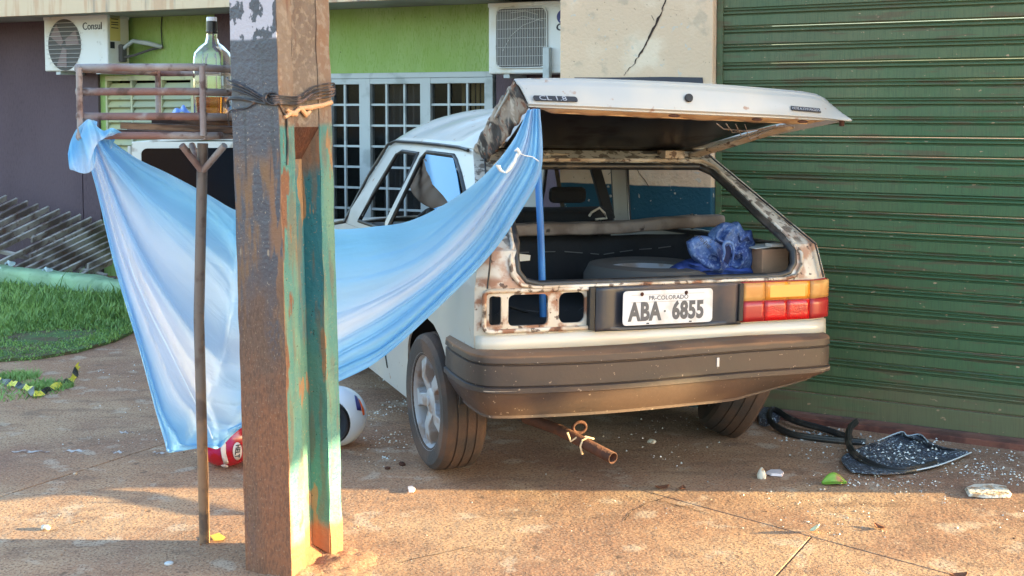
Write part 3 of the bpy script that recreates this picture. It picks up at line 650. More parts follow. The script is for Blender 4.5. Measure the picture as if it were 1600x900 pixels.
# brown crumpled seat cover seen through the quarter window
cvp = [(648, 250), (640, 268), (634, 288), (640, 305), (660, 322), (690, 330), (706, 326), (696, 310), (680, 295), (672, 280), (664, 262), (656, 248)]
def cover(u, v):
    a = spline([cvp[i] for i in (0, 1, 2, 3, 4, 5)], v); c_ = spline([cvp[i] for i in (11, 10, 9, 8, 7, 6)], v)
    q = CU(a[0] + (c_[0] - a[0]) * u, a[1] + (c_[1] - a[1]) * u, 0, -.60 + .004 * sin(34 * v + 9 * u) + .012 * sin(5 * u + 3 * v)); return q
MB().grid(cover, 14, 30).build('seat_cover', M('brown_cloth', rgb(96, 84, 76), .95, spec=.1), car, 70, solid=.006)

# bumper swept round the back
path = [(-.800, -.30), (-.812, -.42), (-.815, -.54), (-.808, -.62), (-.775, -.685), (-.70, -.712), (-.60, -.724), (-.3, -.738), (0, -.742), (.3, -.738), (.60, -.722), (.715, -.70), (.765, -.645), (.795, -.55), (.80, -.42), (.80, -.30)]
bprof = [(-.10, .614), (-.015, .612), (0, .604), (.002, .580), (-.008, .575), (-.008, .571), (.000, .567), (.000, .496), (-.004, .490), (.006, .486), (.006, .470), (-.004, .466), (-.012, .440), (-.042, .392), (-.058, .372), (-.058, .362), (-.10, .362)]
m = len(bprof); vs = []; fs_ = []
PN = 60
for k in range(PN + 1):
    q = spline(path, k / PN); q0 = spline(path, max(0, k / PN - .01)); q1 = spline(path, min(1, k / PN + .01))
    t = Vector((q1[0] - q0[0], q1[1] - q0[1])).normalized(); nrm = Vector((t.y, -t.x))
    for off, z in bprof:
        zz = z
        if q[0] > .28 and z < .468: f = min(1, (q[0] - .28) / .50); zz = .468 - (.468 - z) * (1 - .80 * f)
        vs.append((q[0] + nrm.x * off, q[1] + nrm.y * off, zz - .0 + .004 * sin(q[0] * 5)))
for k in range(PN):
    for i in range(m - 1): fs_.append((k * m + i, k * m + i + 1, (k + 1) * m + i + 1, (k + 1) * m + i))
b = MB(); b.add(vs, fs_); b.build('bumper', m_bumper, car, 28, solid=.004)
b = MB(); vv = [spline(path, k / PN) for k in range(3, PN - 2)]; b.tube([(x * 1.004, y - .004 * (abs(x) < .78), .478) for x, y in vv], .0035, 6); b.build('bumper_strip', M('worn_strip', rgb(168, 150, 134), .5), car, 60)
for x, z0 in ((.17, .525), (.545, .52)): MB().box(x, x + .010, -.746 + .02 * (x > .4), -.738 + .02 * (x > .4), z0, z0 + .035).build('scratch', m_plate, car)
# white strip under lamps (lower tail panel lip)
b = MB().grid(lambda u, v: frear(-.783 + 1.566 * u, .60 + .066 * v) + Vector((0, -.014 + .004 * v, 0)), 60, 2); b.build('lower_tail_panel', M('tail_panel_white', rgb(190, 182, 168), .3, coat=.3, layers=[dict(c=rgb(190, 166, 140), s=(3, 3, 30), th=.60, soft=.1, a=.6)]), car, 60, solid=.008)
# number plate panel
b = MB().grid(lambda u, v: Vector((-.312 + .648 * u, -.640 + (.016 if .10 < u < .90 and v > .08 else 0), .668 + .170 * v)), 20, 12); b.build('plate_panel', M('plate_panel_black', rgb(44, 46, 54), .45, layers=[dict(c=rgb(96, 76, 66), s=4, th=.55, soft=.12, a=.8, r=.7)]), car, 30, solid=.006)
MB().box(-.338, -.314, -.642, -.60, .675, .84).build('panel_clip', m_black, car, bevel=.003)
MB().box(.322, .344, -.652, -.60, .682, .835).build('panel_clip', m_black, car, bevel=.003)
plt = MB().prism(rrect(-.200, .200, -.0675, .0675, .016), 0, .003, frame((.0, -.648, .7535), (1, 0, 0), (0, 0, 1), (0, -1, 0))).build('number_plate', m_plate, car, bevel=.001)
pz = .7535
text('plate_lettering', 'PR-COLORADO', .024, m_plateink, plt, frame((0, -.6512, pz + .037), (1, 0, 0), (0, 0, 1), (0, -1, 0)), .0006, 1.0, 1.05, .0003)
text('plate_lettering', 'ABA', .098, m_plateink, plt, frame((-.104, -.6512, pz - .018), (1, 0, 0), (0, 0, 1), (0, -1, 0)), .0012, .72, 1.06, .0042)
text('plate_lettering', '6855', .095, m_plateink, plt, frame((.088, -.6512, pz - .018), (1, 0, 0), (0, 0, 1), (0, -1, 0)), .0012, .72, 1.06, .0042)
MB().box(-.020, -.012, -.6515, -.6505, pz - .020, pz - .012).build('plate_dot', m_plateink, plt)
MB().box(-.165, .160, -.6515, -.6508, pz + .0215, pz + .0225).build('plate_line', m_plateink, plt)
MB().box(-.165, .160, -.6515, -.6508, pz + .0505, pz + .0512).build('plate_line', m_plateink, plt)
for x in (-.118, .078): MB().lathe([(.0, .003), (.006, .003), (.008, .0), (0, 0)], 10, frame((x, -.652, pz + .054), (1, 0, 0), (0, 0, 1), (0, -1, 0))).build('screw', m_rust, plt)
for x in (-.09, .10): MB().box(x - .006, x + .006, -.6517, -.651, pz - .064, pz - .059).build('slot', m_dark, plt)
# tail lamp on the right
lc = [.348, .452, .560, .671, .784]
MB().grid(lambda u, v: frear(.345 + .440 * u, .674 + .163 * v) + Vector((0, -.010, 0)), 20, 4).build('tail_lamp', m_redd, car, 40, solid=.012)
lampo = [o for o in car.children if o.name.startswith('tail_lamp')][0]
for i, (mr, ma) in enumerate(((m_redd, m_amberd), (m_red, m_amber), (m_red, m_amber), (m_redd, m_amberd))):
    for z0, z1, mm in ((.677, .757, mr), (.761, .834, ma)):
        g_ = .0015 if i != 2 else 0.
        MB().grid(lambda u, v: frear(lc[i] + g_ + (lc[i + 1] - lc[i] - g_ * (1 if i != 1 else .0) - .0015) * u, z0 + (z1 - z0) * v) + Vector((.004 * (i == 3) * u, -.021 - .002 * sin(pi * v), 0)), 6, 4).build('lens', mm, lampo, 60, solid=.005)
b = MB().grid(lambda u, v: frear(.475 + .17 * u, .772 + .05 * v) + Vector((0, -.0262, 0)), 4, 2); b.build('reflector', M('amber_bright', rgb(232, 170, 84), .3), lampo)

# tailgate, standing open
def lipy(x): return -.80 + .08 * (x / .7) ** 2
def liftpt(px, py, dy=0.):
    y = -.78
    for _ in range(6): q = CU(px, py, 1, y); y = lipy(q.x) + dy
    return q
topE = [liftpt(*p, dy=.055 if p[0] < 1300 else 0) for p in ((790, 125), (830, 124), (900, 124.5), (1000, 128), (1100, 133), (1190, 140), (1262, 148), (1290, 166), (1316, 187))]
botE = [liftpt(*p) for p in ((812, 167), (850, 169), (920, 172), (1010, 176), (1100, 180), (1190, 184), (1250, 187), (1285, 188), (1316, 189))]
hin = [Vector((-.555 + 1.11 * k / 8, .035, 1.365)) for k in range(9)]
tg = bpy.data.objects.new('tailgate', None); COL.objects.link(tg); tg.parent = car
def band(u, v):
    a = Vector(spline([tuple(p) for p in botE], u)); c_ = Vector(spline([tuple(p) for p in topE], u)); p = a.lerp(c_, v)
    p.y += (-.012 if .12 < v < .82 else 0) - .006 * sin(pi * v); return p
MB().grid(band, 60, 16).build('tailgate_lip', m_paint, tg, 40, solid=.006)
def skin(u, v):
    a = Vector(spline([tuple(p) for p in topE], u)); h_ = Vector(spline([tuple(p) for p in hin], u)); p = a.lerp(h_, v); return p
# outer frame of the gate round its window
def ring_(u0, u1, v0, v1, f, dz, nm, mat, nu=16, nv=12, so=.012):
    return MB().grid(lambda u, v: f(u0 + (u1 - u0) * u, v0 + (v1 - v0) * v) + Vector((0, 0, dz)), nu, nv).build(nm, mat, tg, 60, solid=so)
ring_(0, .09, 0, 1, skin, 0, 'gate_side', m_paint); ring_(.91, 1, 0, 1, skin, 0, 'gate_side', m_paint)
ring_(.09, .91, 0, .10, skin, 0, 'gate_crossmember', m_paint); ring_(.09, .91, .92, 1, skin, 0, 'gate_crossmember', m_paint)
def under(u, v):
    a = Vector(spline([tuple(p) for p in botE], u)); h_ = Vector(spline([tuple(p) for p in hin], u)) + Vector((0, 0, -.02)); p = a.lerp(h_, v); p.z = h_.z + (a.z - h_.z) * min(1, (1 - v) / .72); return p
ring_(.10, .90, .03, .97, under, .006, 'gate_glass', m_hglass, 20, 14, .006)
# weathered inner faces: left side strip, flange along the lip, right edge
MB().grid(lambda u, v: Vector(spline([tuple(topE[0]), tuple(topE[0].lerp(hin[0], .5) + Vector((-.0, 0, .03))), tuple(hin[0] + Vector((-.02, 0, -.01)))], u)).lerp(Vector(spline([tuple(botE[0]), tuple(botE[0].lerp(hin[0], .5) + Vector((.02, 0, -.045))), tuple(hin[0] + Vector((.01, -.03, -.085)))], u)), v) + Vector((.006 * sin(u * 30) * sin(v * 9), 0, .005 * sin(u * 41))), 30, 8).build('gate_inner_side', M('gate_edge', rgb(150, 132, 116), .7, layers=[dict(c=rgb(36, 28, 28), s=(9, 9, 9), th=.50, soft=.05, a=.95, det=8), dict(c=rgb(200, 186, 170), s=13, th=.60, soft=.05, a=.8), dict(c=rgb(120, 76, 54), s=22, th=.6, soft=.04, a=.9)], bump=[(30, .6, 5, .01)]), tg, 50, solid=.008)
MB().grid(lambda u, v: under(.0 + .98 * 0 + .10 + .0 * v, 0) * 0 + (under(.10 + .80 * u, .0 + .10 * v) + Vector((0, .004, .006 - .018 * v * min(1, (min(u, 1 - u) / .06)) - .004 * sin(u * 40) * v))), 60, 4).build('inner_flange', m_ivory, tg, 50, solid=.01)
b = MB(); b.tube([under(.10 + .80 * k / 40, .10) + Vector((0, .004, .002 - .014 * min(1, min(k, 40 - k) / 3))) for k in range(41)], .006, 6); b.build('flange_edge', m_ivory, tg, 60)
MB().grid(lambda u, v: under(.90 + .03 * v, .28 + .72 * u) + Vector((0, 0, -.02 - .01 * v)), 20, 3).build('gate_inner_side', m_frame, tg, 50, solid=.012)
b = MB(); b.tube([under(.90, .30 + .70 * k / 12) + Vector((0, 0, -.022)) for k in range(13)], .008, 6); b.tube([under(.10, .95) + Vector((0, 0, -.02)), under(.5, 1.0) + Vector((0, 0, -.03)), under(.90, .97) + Vector((0, 0, -.02))], .010, 6); b.build('glass_rubber', m_frame, tg, 60)
for u in (.42, .60, .74): 
    q = under(u, .02) + Vector((0, -.012, -.020)); MB().lathe([(.0, .004), (.014, .004), (.02, 0), (0, 0)], 12, frame(q + Vector((0, 0, .012)), (1.3, 0, 0), (0, 0, .32), (0, -1, 0))).build('flange_hole', m_rust, tg)
q = under(.955, .0) + Vector((0, .01, -.01)); MB().lathe([(0, -.012), (.010, -.012), (.012, .012), (0, .012)], 10, Matrix.Translation(q)).build('rubber_stop', m_rust, tg)
q = under(.03, .0) + Vector((.01, .01, -.012)); MB().lathe([(0, -.012), (.012, -.012), (.014, .012), (0, .012)], 10, Matrix.Translation(q)).build('rubber_stop', m_rust, tg)
def onband(px, py):                       # frame on the lip under a pixel
    best = min(((band(u / 200, v / 20), u / 200, v / 20) for u in range(0, 201) for v in range(2, 19)), key=lambda t: (lambda s: (s[0] - px) ** 2 + (s[1] - py) ** 2)(topx(c2w(t[0]))))
    u, v = best[1], best[2]; p = band(u, v); x = (band(min(1, u + .02), v) - band(max(0, u - .02), v)).normalized(); z = (band(u, min(.8, v + .05)) - band(u, max(.14, v - .05))).normalized(); n_ = x.cross(z)
    return frame(p - n_ * -.008 if n_.y < 0 else p - n_ * .008, x, z, n_)
def topx(w):
    z = w.z - CAMH; d = w.y * _c - z * _s; up = w.y * _s + z * _c
    return 800 + FPX * w.x / d, PY0 - FPX * up / d
mb1 = onband(854, 154.5)
MB().prism(rrect(-.082, .082, -.0105, .0105, .008), 0, .004, mb1).build('badge', m_ink, tg)
text('badge_lettering', 'CL 1.8', .026, M('badge_silver', rgb(150, 155, 165), .4), tg, mb1 @ Matrix.Translation((-.01, 0, .0045)), .0005, 1.5)
mb2 = onband(1246, 171)
MB().prism([(-.085, .011), (.072, .011), (.088, -.011), (-.07, -.011)], 0, .004, mb2).build('badge', m_ink, tg)
text('badge_lettering', 'VOLKSWAGEN', .019, MATS['badge_silver'], tg, mb2 @ Matrix.Translation((0, 0, .0045)), .0004, 1.25)
mb3 = onband(1063, 154.5)
MB().lathe([(0, .006), (.008, .006), (.016, .005), (.018, 0), (0, 0)], 18, mb3).build('lock', m_black, tg)
b = MB()
for k in range(4):
    b.tube([under(.52 + .02 * k, .03) + Vector((0, 0, -.03)), under(.55 + .02 * k, .08) + Vector((.0, .0, -.05 - .012 * k)), under(.60 + .03 * k, .06) + Vector((0, 0, -.055 + .01 * k)), under(.66 + .02 * k, .03) + Vector((0, 0, -.028))], .0025, 5)
b.build('loose_wire', m_beam, tg, 60)

# wheels
def wheel(center, rotm, flat=False, full=True):
    T = Matrix.Translation(center) @ rotm @ Matrix.Rotation(R(-90), 4, 'Y')    # lathe axis z -> outward (-x)
    ty = MB(); pr = [(.195, -.085), (.225, -.093), (.262, -.094), (.281, -.080), (.2865, -.060), (.2865, -.044), (.282, -.043), (.282, -.038), (.288, -.037), (.288, -.004), (.283, -.003), (.283, .003), (.288, .004), (.288, .037), (.282, .038), (.282, .043), (.2865, .044), (.2865, .060), (.281, .080), (.262, .094), (.225, .093), (.195, .085), (.195, -.085)]
    ty.lathe(pr, 60, T); o = ty.build('wheel', m_tyre, car, 30)
    rm = MB(); rm.lathe([(.200, -.08), (.186, -.07), (.180, .0), (.182, .060), (.196, .082), (.205, .088), (.207, .080)], 48, T); rm.build('rim', m_rim, o, 40)
    bk = MB(); bk.lathe([(0, .02), (.182, .015)], 32, T); bk.build('brake_drum', m_dark, o)
    spk = MB()
    for k in range(5):
        Q = T @ Matrix.Rotation(2 * pi * k / 5 + .45, 4, 'Z')
        spk.add([Q @ Vector(p) for p in ((.035, -.032, .060), (.035, .032, .060), (.188, .040, .066), (.188, -.040, .066), (.035, -.026, .030), (.035, .026, .030), (.186, .048, .02), (.186, -.048, .02), (.11, .022, .080), (.11, -.022, .080))],
                [(0, 1, 8, 9), (9, 8, 2, 3), (0, 9, 3, 7, 4), (1, 5, 6, 2, 8), (4, 5, 1, 0), (2, 6, 7, 3)])
    spk.build('spoke', m_rim, o, 30, bevel=.004)
    hb = MB(); hb.lathe([(0, .078), (.018, .078), (.022, .072), (.045, .070), (.058, .062), (.060, .03)], 28, T); hb.build('hub', m_rim, o, 40)
    return o
wheel(Vector((-.700, .0, .285)), Matrix.Rotation(R(-2), 4, 'Y'))
wheel(Vector((.775, .03, .290)), Matrix.Rotation(R(-24), 4, 'Z') @ Matrix.Rotation(R(203), 4, 'Y'))
wheel(Vector((-.690, 2.36, .285)), Matrix.Identity(4))
# axle, exhaust pipe with a hanging hook
MB().tube([(-.62, .02, .28), (.62, .02, .27)], .035, 10).build('axle', m_rust, car, 60)
e0, e1 = CU(872, 672, 1, -.50), CU(956, 716, 1, -.80)
b = MB(); b.tube([(-.18, .3, .30), e0 + Vector((-.10, .1, .03)), e0, e1], .021, 14, hollow=True); b.build('exhaust_pipe', m_rust, car, 60, solid=.003)
b = MB(); q = CU(903, 668, 1, -.55); b.tube([q + Vector((.028 * cos(a * pi / 8), 0, .022 * sin(a * pi / 8))) for a in range(17)], .007, 8); b.build('hanger_ring', m_rust, car, 60)
b = MB(); b.tube([CU(*p_, 1, -.62) for p_ in ((884, 676), (890, 690), (898, 684), (905, 690), (912, 682), (926, 686))], .004, 6); b.tube([CU(*p_, 1, -.66) for p_ in ((908, 710), (905, 698), (908, 688), (915, 684))], .004, 6); b.build('hanger_wire', m_ivory, car, 60)

# things in the boot
spare = thing('spare_wheel', 'dusty spare wheel lying flat in the open boot', 'wheel', c2w((.16, -.22, .70)), (0, -ROLL, PSI))
b = MB(); b.lathe([(.17, .02), (.20, .0), (.25, .01), (.283, .05), (.285, .12), (.262, .165), (.21, .175), (.18, .160), (.17, .02)], 48); b.build('tyre', M('dusty_tyre', rgb(70, 66, 64), .8), spare, 40)
b = MB(); b.lathe([(.175, .15), (.16, .12), (.08, .10), (.03, .12), (0, .12)], 32); b.build('rim', m_rim, spare, 40)
st = MB(); a_, c_ = CU(836, 175, 1, -.50), CU(849, 504, 1, -.42); st.tube([c2w(a_), c2w(a_.lerp(c_, .5) + Vector((.004, 0, 0))), c2w(c_)], .0145, 12)
o = st.build('broom_handle', M('blue_plastic', rgb(60, 122, 190), .4, layers=[dict(c=rgb(38, 88, 150), s=(30, 30, 1.5), th=.52, soft=.08, a=.7)]), None, 60)
tag(o, 'bright blue stick propping up the white tailgate', 'stick')
bx0 = CU(1181, 430, 1, -.42); cb = thing('cardboard_box', 'brown cardboard box with white paper on top in the right corner of the boot', 'box', c2w((bx0.x, -.46, .70)), (0, -ROLL, PSI + .06))
mcb = M('cardboard', rgb(168, 128, 100), .85, layers=[dict(c=rgb(140, 104, 80), s=(4, 4, 20), th=.52, soft=.1, a=.5)])
zt_ = CU(1200, 388, 1, -.42).z - .70
MB().box(0, .14, 0, .18, 0, zt_).build('carton', mcb, cb, bevel=.003)
MB().box(-.004, .13, .02, .12, zt_ + .001, zt_ + .005, Matrix.Rotation(R(-4), 4, 'Y')).build('flap', M('paper_white', rgb(210, 204, 196), .7), cb)
MB().box(.05, .11, .0, .05, zt_ + .008, zt_ + .022).build('paper', MATS['paper_white'], cb, bevel=.003)

# folded denim-blue sweatshirt: overlapping soft lobes with folds
mj = M('blue_sweatshirt', rgb(62, 82, 132), .95, spec=.1, layers=[dict(c=rgb(98, 126, 172), s=9, th=.50, soft=.12, a=.8), dict(c=rgb(38, 52, 108), s=4, th=.56, soft=.08, a=.7), dict(c=rgb(130, 152, 190), s=70, th=.58, soft=.05, a=.5)], bump=[(90, .5, 4, .004)])
mj2 = M('blue_sweatshirt_lining', rgb(40, 54, 104), .95, spec=.1, layers=[dict(c=rgb(62, 84, 150), s=6, th=.5, soft=.1)], bump=[(60, .3)])
heap = thing('sweatshirt', 'crumpled denim blue sweatshirt heaped in the open boot', 'clothing', c2w((.40, -.4, .65)), (0, -ROLL, PSI))
hx = w2c(heap.location)
def crumple(outline, cen, d0, bulge, mat, nm, seed, freq=2.6, amp=.030, tw=1.2):
    """a sheet of cloth gathered inside an outline, bulging towards the boot sill, with pinched creases"""
    n = 90; m_ = 34; ol = outline + [outline[0]]; vs = []; fs = []
    for j in range(m_ + 1):
        r = j / m_
        for i in range(n):
            q = spline(ol, i / n); k = (1 - r)
            x = q[0] + (cen[0] - q[0]) * k; y = q[1] + (cen[1] - q[1]) * k
            a = 2 * pi * i / n + tw * k; p = Vector((cos(a) * r * 1.4, sin(a) * r, seed))
            nz = 1 - abs(MN.noise(p * freq)) * 2.6; nz2 = .5 - abs(MN.noise(p * freq * 2.3 + Vector((5, 5, 5)))) * 1.8
            dep = d0 - bulge * sqrt(max(0, 1 - r * r)) - amp * (max(-.6, nz) + .45 * nz2) * (1 - .5 * r ** 4) + .02 * r ** 6
            vs.append(CU(x, y, 1, dep) - hx)
    for j in range(m_):
        for i in range(n): fs.append((j * n + i, j * n + (i + 1) % n, (j + 1) * n + (i + 1) % n, (j + 1) * n + i))
    return MB().add(vs, fs).build(nm, mat, heap, 55, solid=.003)
crumple([(1034, 434), (1044, 420), (1060, 410), (1080, 404), (1100, 404), (1125, 410), (1160, 414), (1176, 420), (1172, 434), (1110, 436)], (1105, 422), -.38, .07, mj2, 'sleeve', 3, 1.0, .024)
crumple([(1128, 418), (1120, 396), (1128, 372), (1136, 352), (1150, 347), (1160, 360), (1171, 360), (1174, 372), (1178, 384), (1177, 404), (1168, 426), (1150, 434)], (1150, 392), -.36, .07, mj, 'body_fold', 8, 1.05, .034)
crumple([(1110, 358), (1128, 348), (1146, 352), (1154, 366), (1152, 390), (1142, 402), (1128, 398), (1108, 380), (1104, 368)], (1130, 374), -.40, .05, mj, 'body_fold', 12, 1.1, .030)
crumple([(1070, 378), (1086, 369), (1106, 370), (1122, 378), (1134, 394), (1142, 418), (1134, 430), (1110, 426), (1092, 414), (1076, 398)], (1104, 396), -.43, .05, mj, 'body_fold', 17, .85, .022)
b = MB(); pts = [CU(x, y, 1, -.53) - hx for x, y in ((1126, 410), (1130, 396), (1128, 384), (1133, 378), (1142, 382), (1144, 398), (1140, 416))]
b.tube([spline([tuple(p) for p in pts], k / 30) for k in range(31)], [.003 + .004 * sin(pi * k / 30) for k in range(31)], 8); b.build('hood_edge', mj, heap, 60)
pts = [CU(x, y, 1, -.522) - hx for x, y in ((1129, 408), (1132, 394), (1131, 386), (1136, 383), (1140, 388), (1140, 400), (1136, 414))]
n_ = len(pts); MB().add(pts, [tuple(range(n_))]).build('hood_opening', M('hood_inside', rgb(22, 30, 66), .95), heap)
for s_, (px, py), rr in (('THE', (1102, 382), -1.0), ('MEN', (1094, 375), -.9), ('S', (1108, 377), -.6)):
    q = CU(px, py, 1, -.545) - hx
    text('shirt_lettering', s_, .022, m_ink, heap, Matrix.Translation(q) @ Matrix.Rotation(R(75), 4, 'X') @ Matrix.Rotation(rr, 4, 'Z'), .0005, .9)

# ================================================================== CONCRETE POLE in the foreground
m_pole = M('pole_dark_face', rgb(70, 70, 80), .42, layers=[
    dict(c=rgb(54, 54, 64), s=(3, 3, 1.5), th=.5, soft=.15, a=.9), dict(c=rgb(168, 152, 134), s=(150, 150, 90), th=.66, soft=.02, a=.7, r=.8, det=5, lim=(('z', None, 1.62, .04),)),
    dict(c=rgb(160, 140, 118), s=(26, 26, 9), th=.665, soft=.02, a=.8, r=.8, det=9, lim=(('z', None, 1.5, .1),)), dict(c=rgb(132, 96, 60), s=(14, 14, 3), th=.57, soft=.05, a=.8, r=.8, det=9, lim=(('z', None, 1.35, .1),)), dict(c=rgb(120, 92, 66), s=(40, 40, 9), th=.52, soft=.04, a=.8, r=.85, det=8, lim=(('x', None, -.165, .01), ('z', None, 1.4, .1))),
    dict(c=rgb(132, 96, 70), s=(30, 30, 6), th=.50, soft=.05, a=.9, r=.85, det=8, lim=(('x', -.045, None, .012), ('z', None, 1.4, .06))),
    dict(c=rgb(108, 80, 62), s=(5, 5, 2.2), th=.47, soft=.09, a=.9, r=.85, det=8, lim=(('z', None, 1.02, .16),)),
    dict(c=rgb(104, 80, 66), s=(90, 90, 60), th=.5, soft=.12, a=.8, r=.85, lim=(('z', None, .86, .07),)),
    dict(c=rgb(140, 88, 58), s=(7, 7, 1.2), th=.46, soft=.12, a=.75, r=.9, lim=(('z', None, .62, .14),)),
    dict(c=rgb(76, 54, 44), s=(150, 150, 60), th=.54, soft=.10, a=.5, lim=(('z', None, .95, .1),)), dict(c=rgb(172, 146, 120), s=(170, 170, 110), th=.64, soft=.06, a=.35, r=.8, lim=(('z', None, .95, .1),)),
    dict(c=rgb(52, 54, 62), s=(40, 40, 2), th=.62, soft=.04, a=.7, lim=(('z', 1.3, 1.76, .05),)),
    dict(c=rgb(186, 180, 186), s=(22, 22, 16), th=.465, soft=.02, a=.95, r=.8, det=8, lim=(('z', 1.755, None, .006),))], bump=[((9, 9, 5), .5, 6, .012), (90, .6, 5, .004)])
_conc = [dict(c=rgb(112, 100, 90), s=(9, 9, 3), th=.5, soft=.1, a=.9), dict(c=rgb(96, 66, 52), s=(13, 13, 2.2), th=.62, soft=.04, a=.8, det=7), dict(c=rgb(134, 122, 110), s=40, th=.58, soft=.05, a=.6)]
_peel = [dict(c=rgb(136, 106, 76), s=(17, 17, 3.6), th=.61, soft=.012, a=1, r=.85, det=6, off=5), dict(c=rgb(108, 76, 58), s=(14, 14, 2.4), th=.63, soft=.012, a=1, r=.9, det=6, off=8),
         dict(c=rgb(30, 34, 34), s=90, th=.68, soft=.02, a=.8), dict(c=rgb(150, 120, 86), s=130, th=.66, soft=.03, a=.5), dict(c=rgb(96, 84, 70), s=(30, 30, 4), th=.57, soft=.06, a=.6), dict(c=rgb(126, 96, 66), s=(6, 6, 1.2), th=.60, soft=.05, a=.6, det=9)]
_base = dict(c=rgb(150, 92, 58), s=4, th=.3, soft=.1, a=.9, r=.9, lim=(('z', None, .12, .02),))
m_flange = M('pole_teal_flange', rgb(118, 92, 74), .8, layers=_conc + [dict(c=rgb(56, 112, 110), s=.1, th=-.5, soft=.1, r=.6, lim=(('z', None, 1.475, .012),)),
    dict(c=rgb(92, 126, 108), s=(12, 12, 2), th=.52, soft=.08, a=.8, lim=(('z', None, 1.46, .02),))] + [dict(d, lim=(('z', None, 1.47, .02),)) for d in _peel] +
    [_base], bump=[(9, .5, 6, .02), (60, .7, 5, .006)])
m_recess = M('pole_teal_recess', rgb(32, 98, 108), .6, layers=[dict(c=rgb(32, 96, 104), s=(6, 6, 1.5), th=.5, soft=.12, a=.8), dict(c=rgb(70, 112, 96), s=2, th=.3, soft=.1, a=.8, lim=(('z', None, .8, .1),)),
    dict(c=rgb(130, 90, 62), s=3, th=.2, soft=.1, a=.9, lim=(('z', 1.33, None, .04),))] + _peel + [_base], bump=[(10, .4, 6, .02), (60, .5, 5, .005)])
m_conc = M('pole_concrete', rgb(98, 84, 74), .9, layers=_conc, bump=[(9, .7, 6, .02), (70, .8, 5, .008)])
PC = Vector((-.713, 3.76, 0))
pole = thing('utility_pole', 'weathered concrete utility pole with a dark front and a peeling teal recessed side', 'pole', PC, (0, R(-1.25), -BA))
def rough(o, amp, sc, cut=.02):
    """chips and waviness on the long edges"""
    bm = bmesh.new(); bm.from_mesh(o.data)
    for _ in range(1): bmesh.ops.subdivide_edges(bm, edges=[e for e in bm.edges if e.calc_length() > .2], cuts=90)
    for v in bm.verts:
        q = v.co * sc; v.co += Vector((MN.noise(q), MN.noise(q + Vector((7, 3, 1))), 0)) * amp
    bmesh.ops.triangulate(bm, faces=bm.faces[:]); bm.to_mesh(o.data); bm.free(); o.data.update()
W1, W2, TP = .188, .273, 2.6
a_ = MB().box(-W1, -.0, 0, .072, -.1, TP).build('front_flange', m_flange, pole); rough(a_, .005, Vector((9, 9, 14)).length * .6)
b_ = MB().box(-W1, -.0, .205, W2, -.1, TP).build('rear_flange', m_flange, pole); rough(b_, .005, 9)
c_ = MB().box(-W1 + .02, -.062, .070, .207, .0, 1.42).build('web', m_recess, pole)
b = MB(); b.add([(-.064, .071, .05), (-.064, .206, .05), (-.004, .206, .0), (-.004, .071, .0)], [(0, 1, 2, 3)]); b.build('recess_floor', m_recess, pole)
b = MB(); b.add([(-.064, .071, 1.36), (-.064, .206, 1.36), (-.003, .206, 1.47), (-.003, .071, 1.47)], [(0, 1, 2, 3)]); b.build('recess_top', m_rust, pole)
b = MB(); b.add([(-.0635, .0715, .03), (-.040, .0715, .03), (-.040, .0715, 1.39), (-.0635, .0715, 1.36)], [(0, 1, 2, 3)]); 
d_ = MB().box(-W1 + .02, -.004, .073, .204, 1.47, TP - .01).build('solid_head', m_conc, pole); rough(d_, .006, 9)
# chamfer strips that give the recess its sloping cheeks
for y0, y1 in ((.073, .100), (.204, .186)):
    MB().add([(-.003, y0, .02), (-.061, y1, .05), (-.061, y1, 1.37), (-.003, y0, 1.465)], [(0, 1, 2, 3)]).build('recess_cheek', m_recess, pole, solid=.002)
e_ = MB().box(-W1 - .003, .001, -.004, .0, -.1, TP).build('front_face', m_pole, pole); rough(e_, .003, 12)
MB().grid(lambda u, v: Vector((-.36 + .56 * u, -.10 + .50 * v, -.012 + .045 * max(0, 1 - ((u - .55) / .5) ** 2 - ((v - .5) / .5) ** 2) * (.7 + .5 * fbm((u * 4, v * 4, 0), 1)) + .006 * fbm((u * 9, v * 9, 2), 2))), 40, 30).build('dirt_mound', m_ground, pole, 180)
# cable wound round the pole: own thing
m_wire = M('old_cable', rgb(50, 46, 46), .6, layers=[dict(c=rgb(120, 96, 84), s=20, th=.56, soft=.06, a=.7)])
wz = CAMH - (150 - HOR) / FPX * 3.75
cabp = bpy.data.objects.new('x', None)
def PL(x, y, z): return pole.matrix_basis @ Vector((x, y, z))
bpy.context.view_layer.update()
pole_m = Matrix.Translation(PC) @ Matrix.Rotation(-BA, 4, 'Z') @ Matrix.Rotation(R(-1.25), 4, 'Y')
def PL(x, y, z): return pole_m @ Vector((x, y, z))
b = MB()
for k, (dz0, dz1, r) in enumerate(((.03, -.012, .004), (.015, -.018, .0035), (-.015, -.022, .005), (-.055, .0, .0028), (.045, -.005, .003))):
    b.tube([spline([tuple(PL(*q)) for q in ((-.30, .10, wz + dz0 * 1.6), (-.195, -.006 - .002 * k, wz + dz0 + .012), (-.12, -.010, wz + dz0 * .6), (-.05, -.010, wz + dz1), (.008, -.006, wz + dz1), (.012, .08, wz + dz1 - .002), (.010, .17, wz - .008 + .01 * k), (.014, .27, wz + .006 + .01 * k), (-.02, .30, wz + .03))], t / 40) for t in range(41)], r, 6)
for k in range(4):
    q = PL(-.03 + .006 * k, -.014, wz - .008); b.tube([q + Vector(((.014 + .003 * k) * cos(a * pi / 6 + k), .008 * sin(a * pi / 6), (.014 + .002 * k) * sin(a * pi / 6))) for a in range(13)], .0035, 6)
b.tube([PL(.004, -.006, wz - .02), PL(.006, .03, wz - .07), PL(.004, .035, wz - .14), PL(.004, .03, wz - .22)], .004, 6)
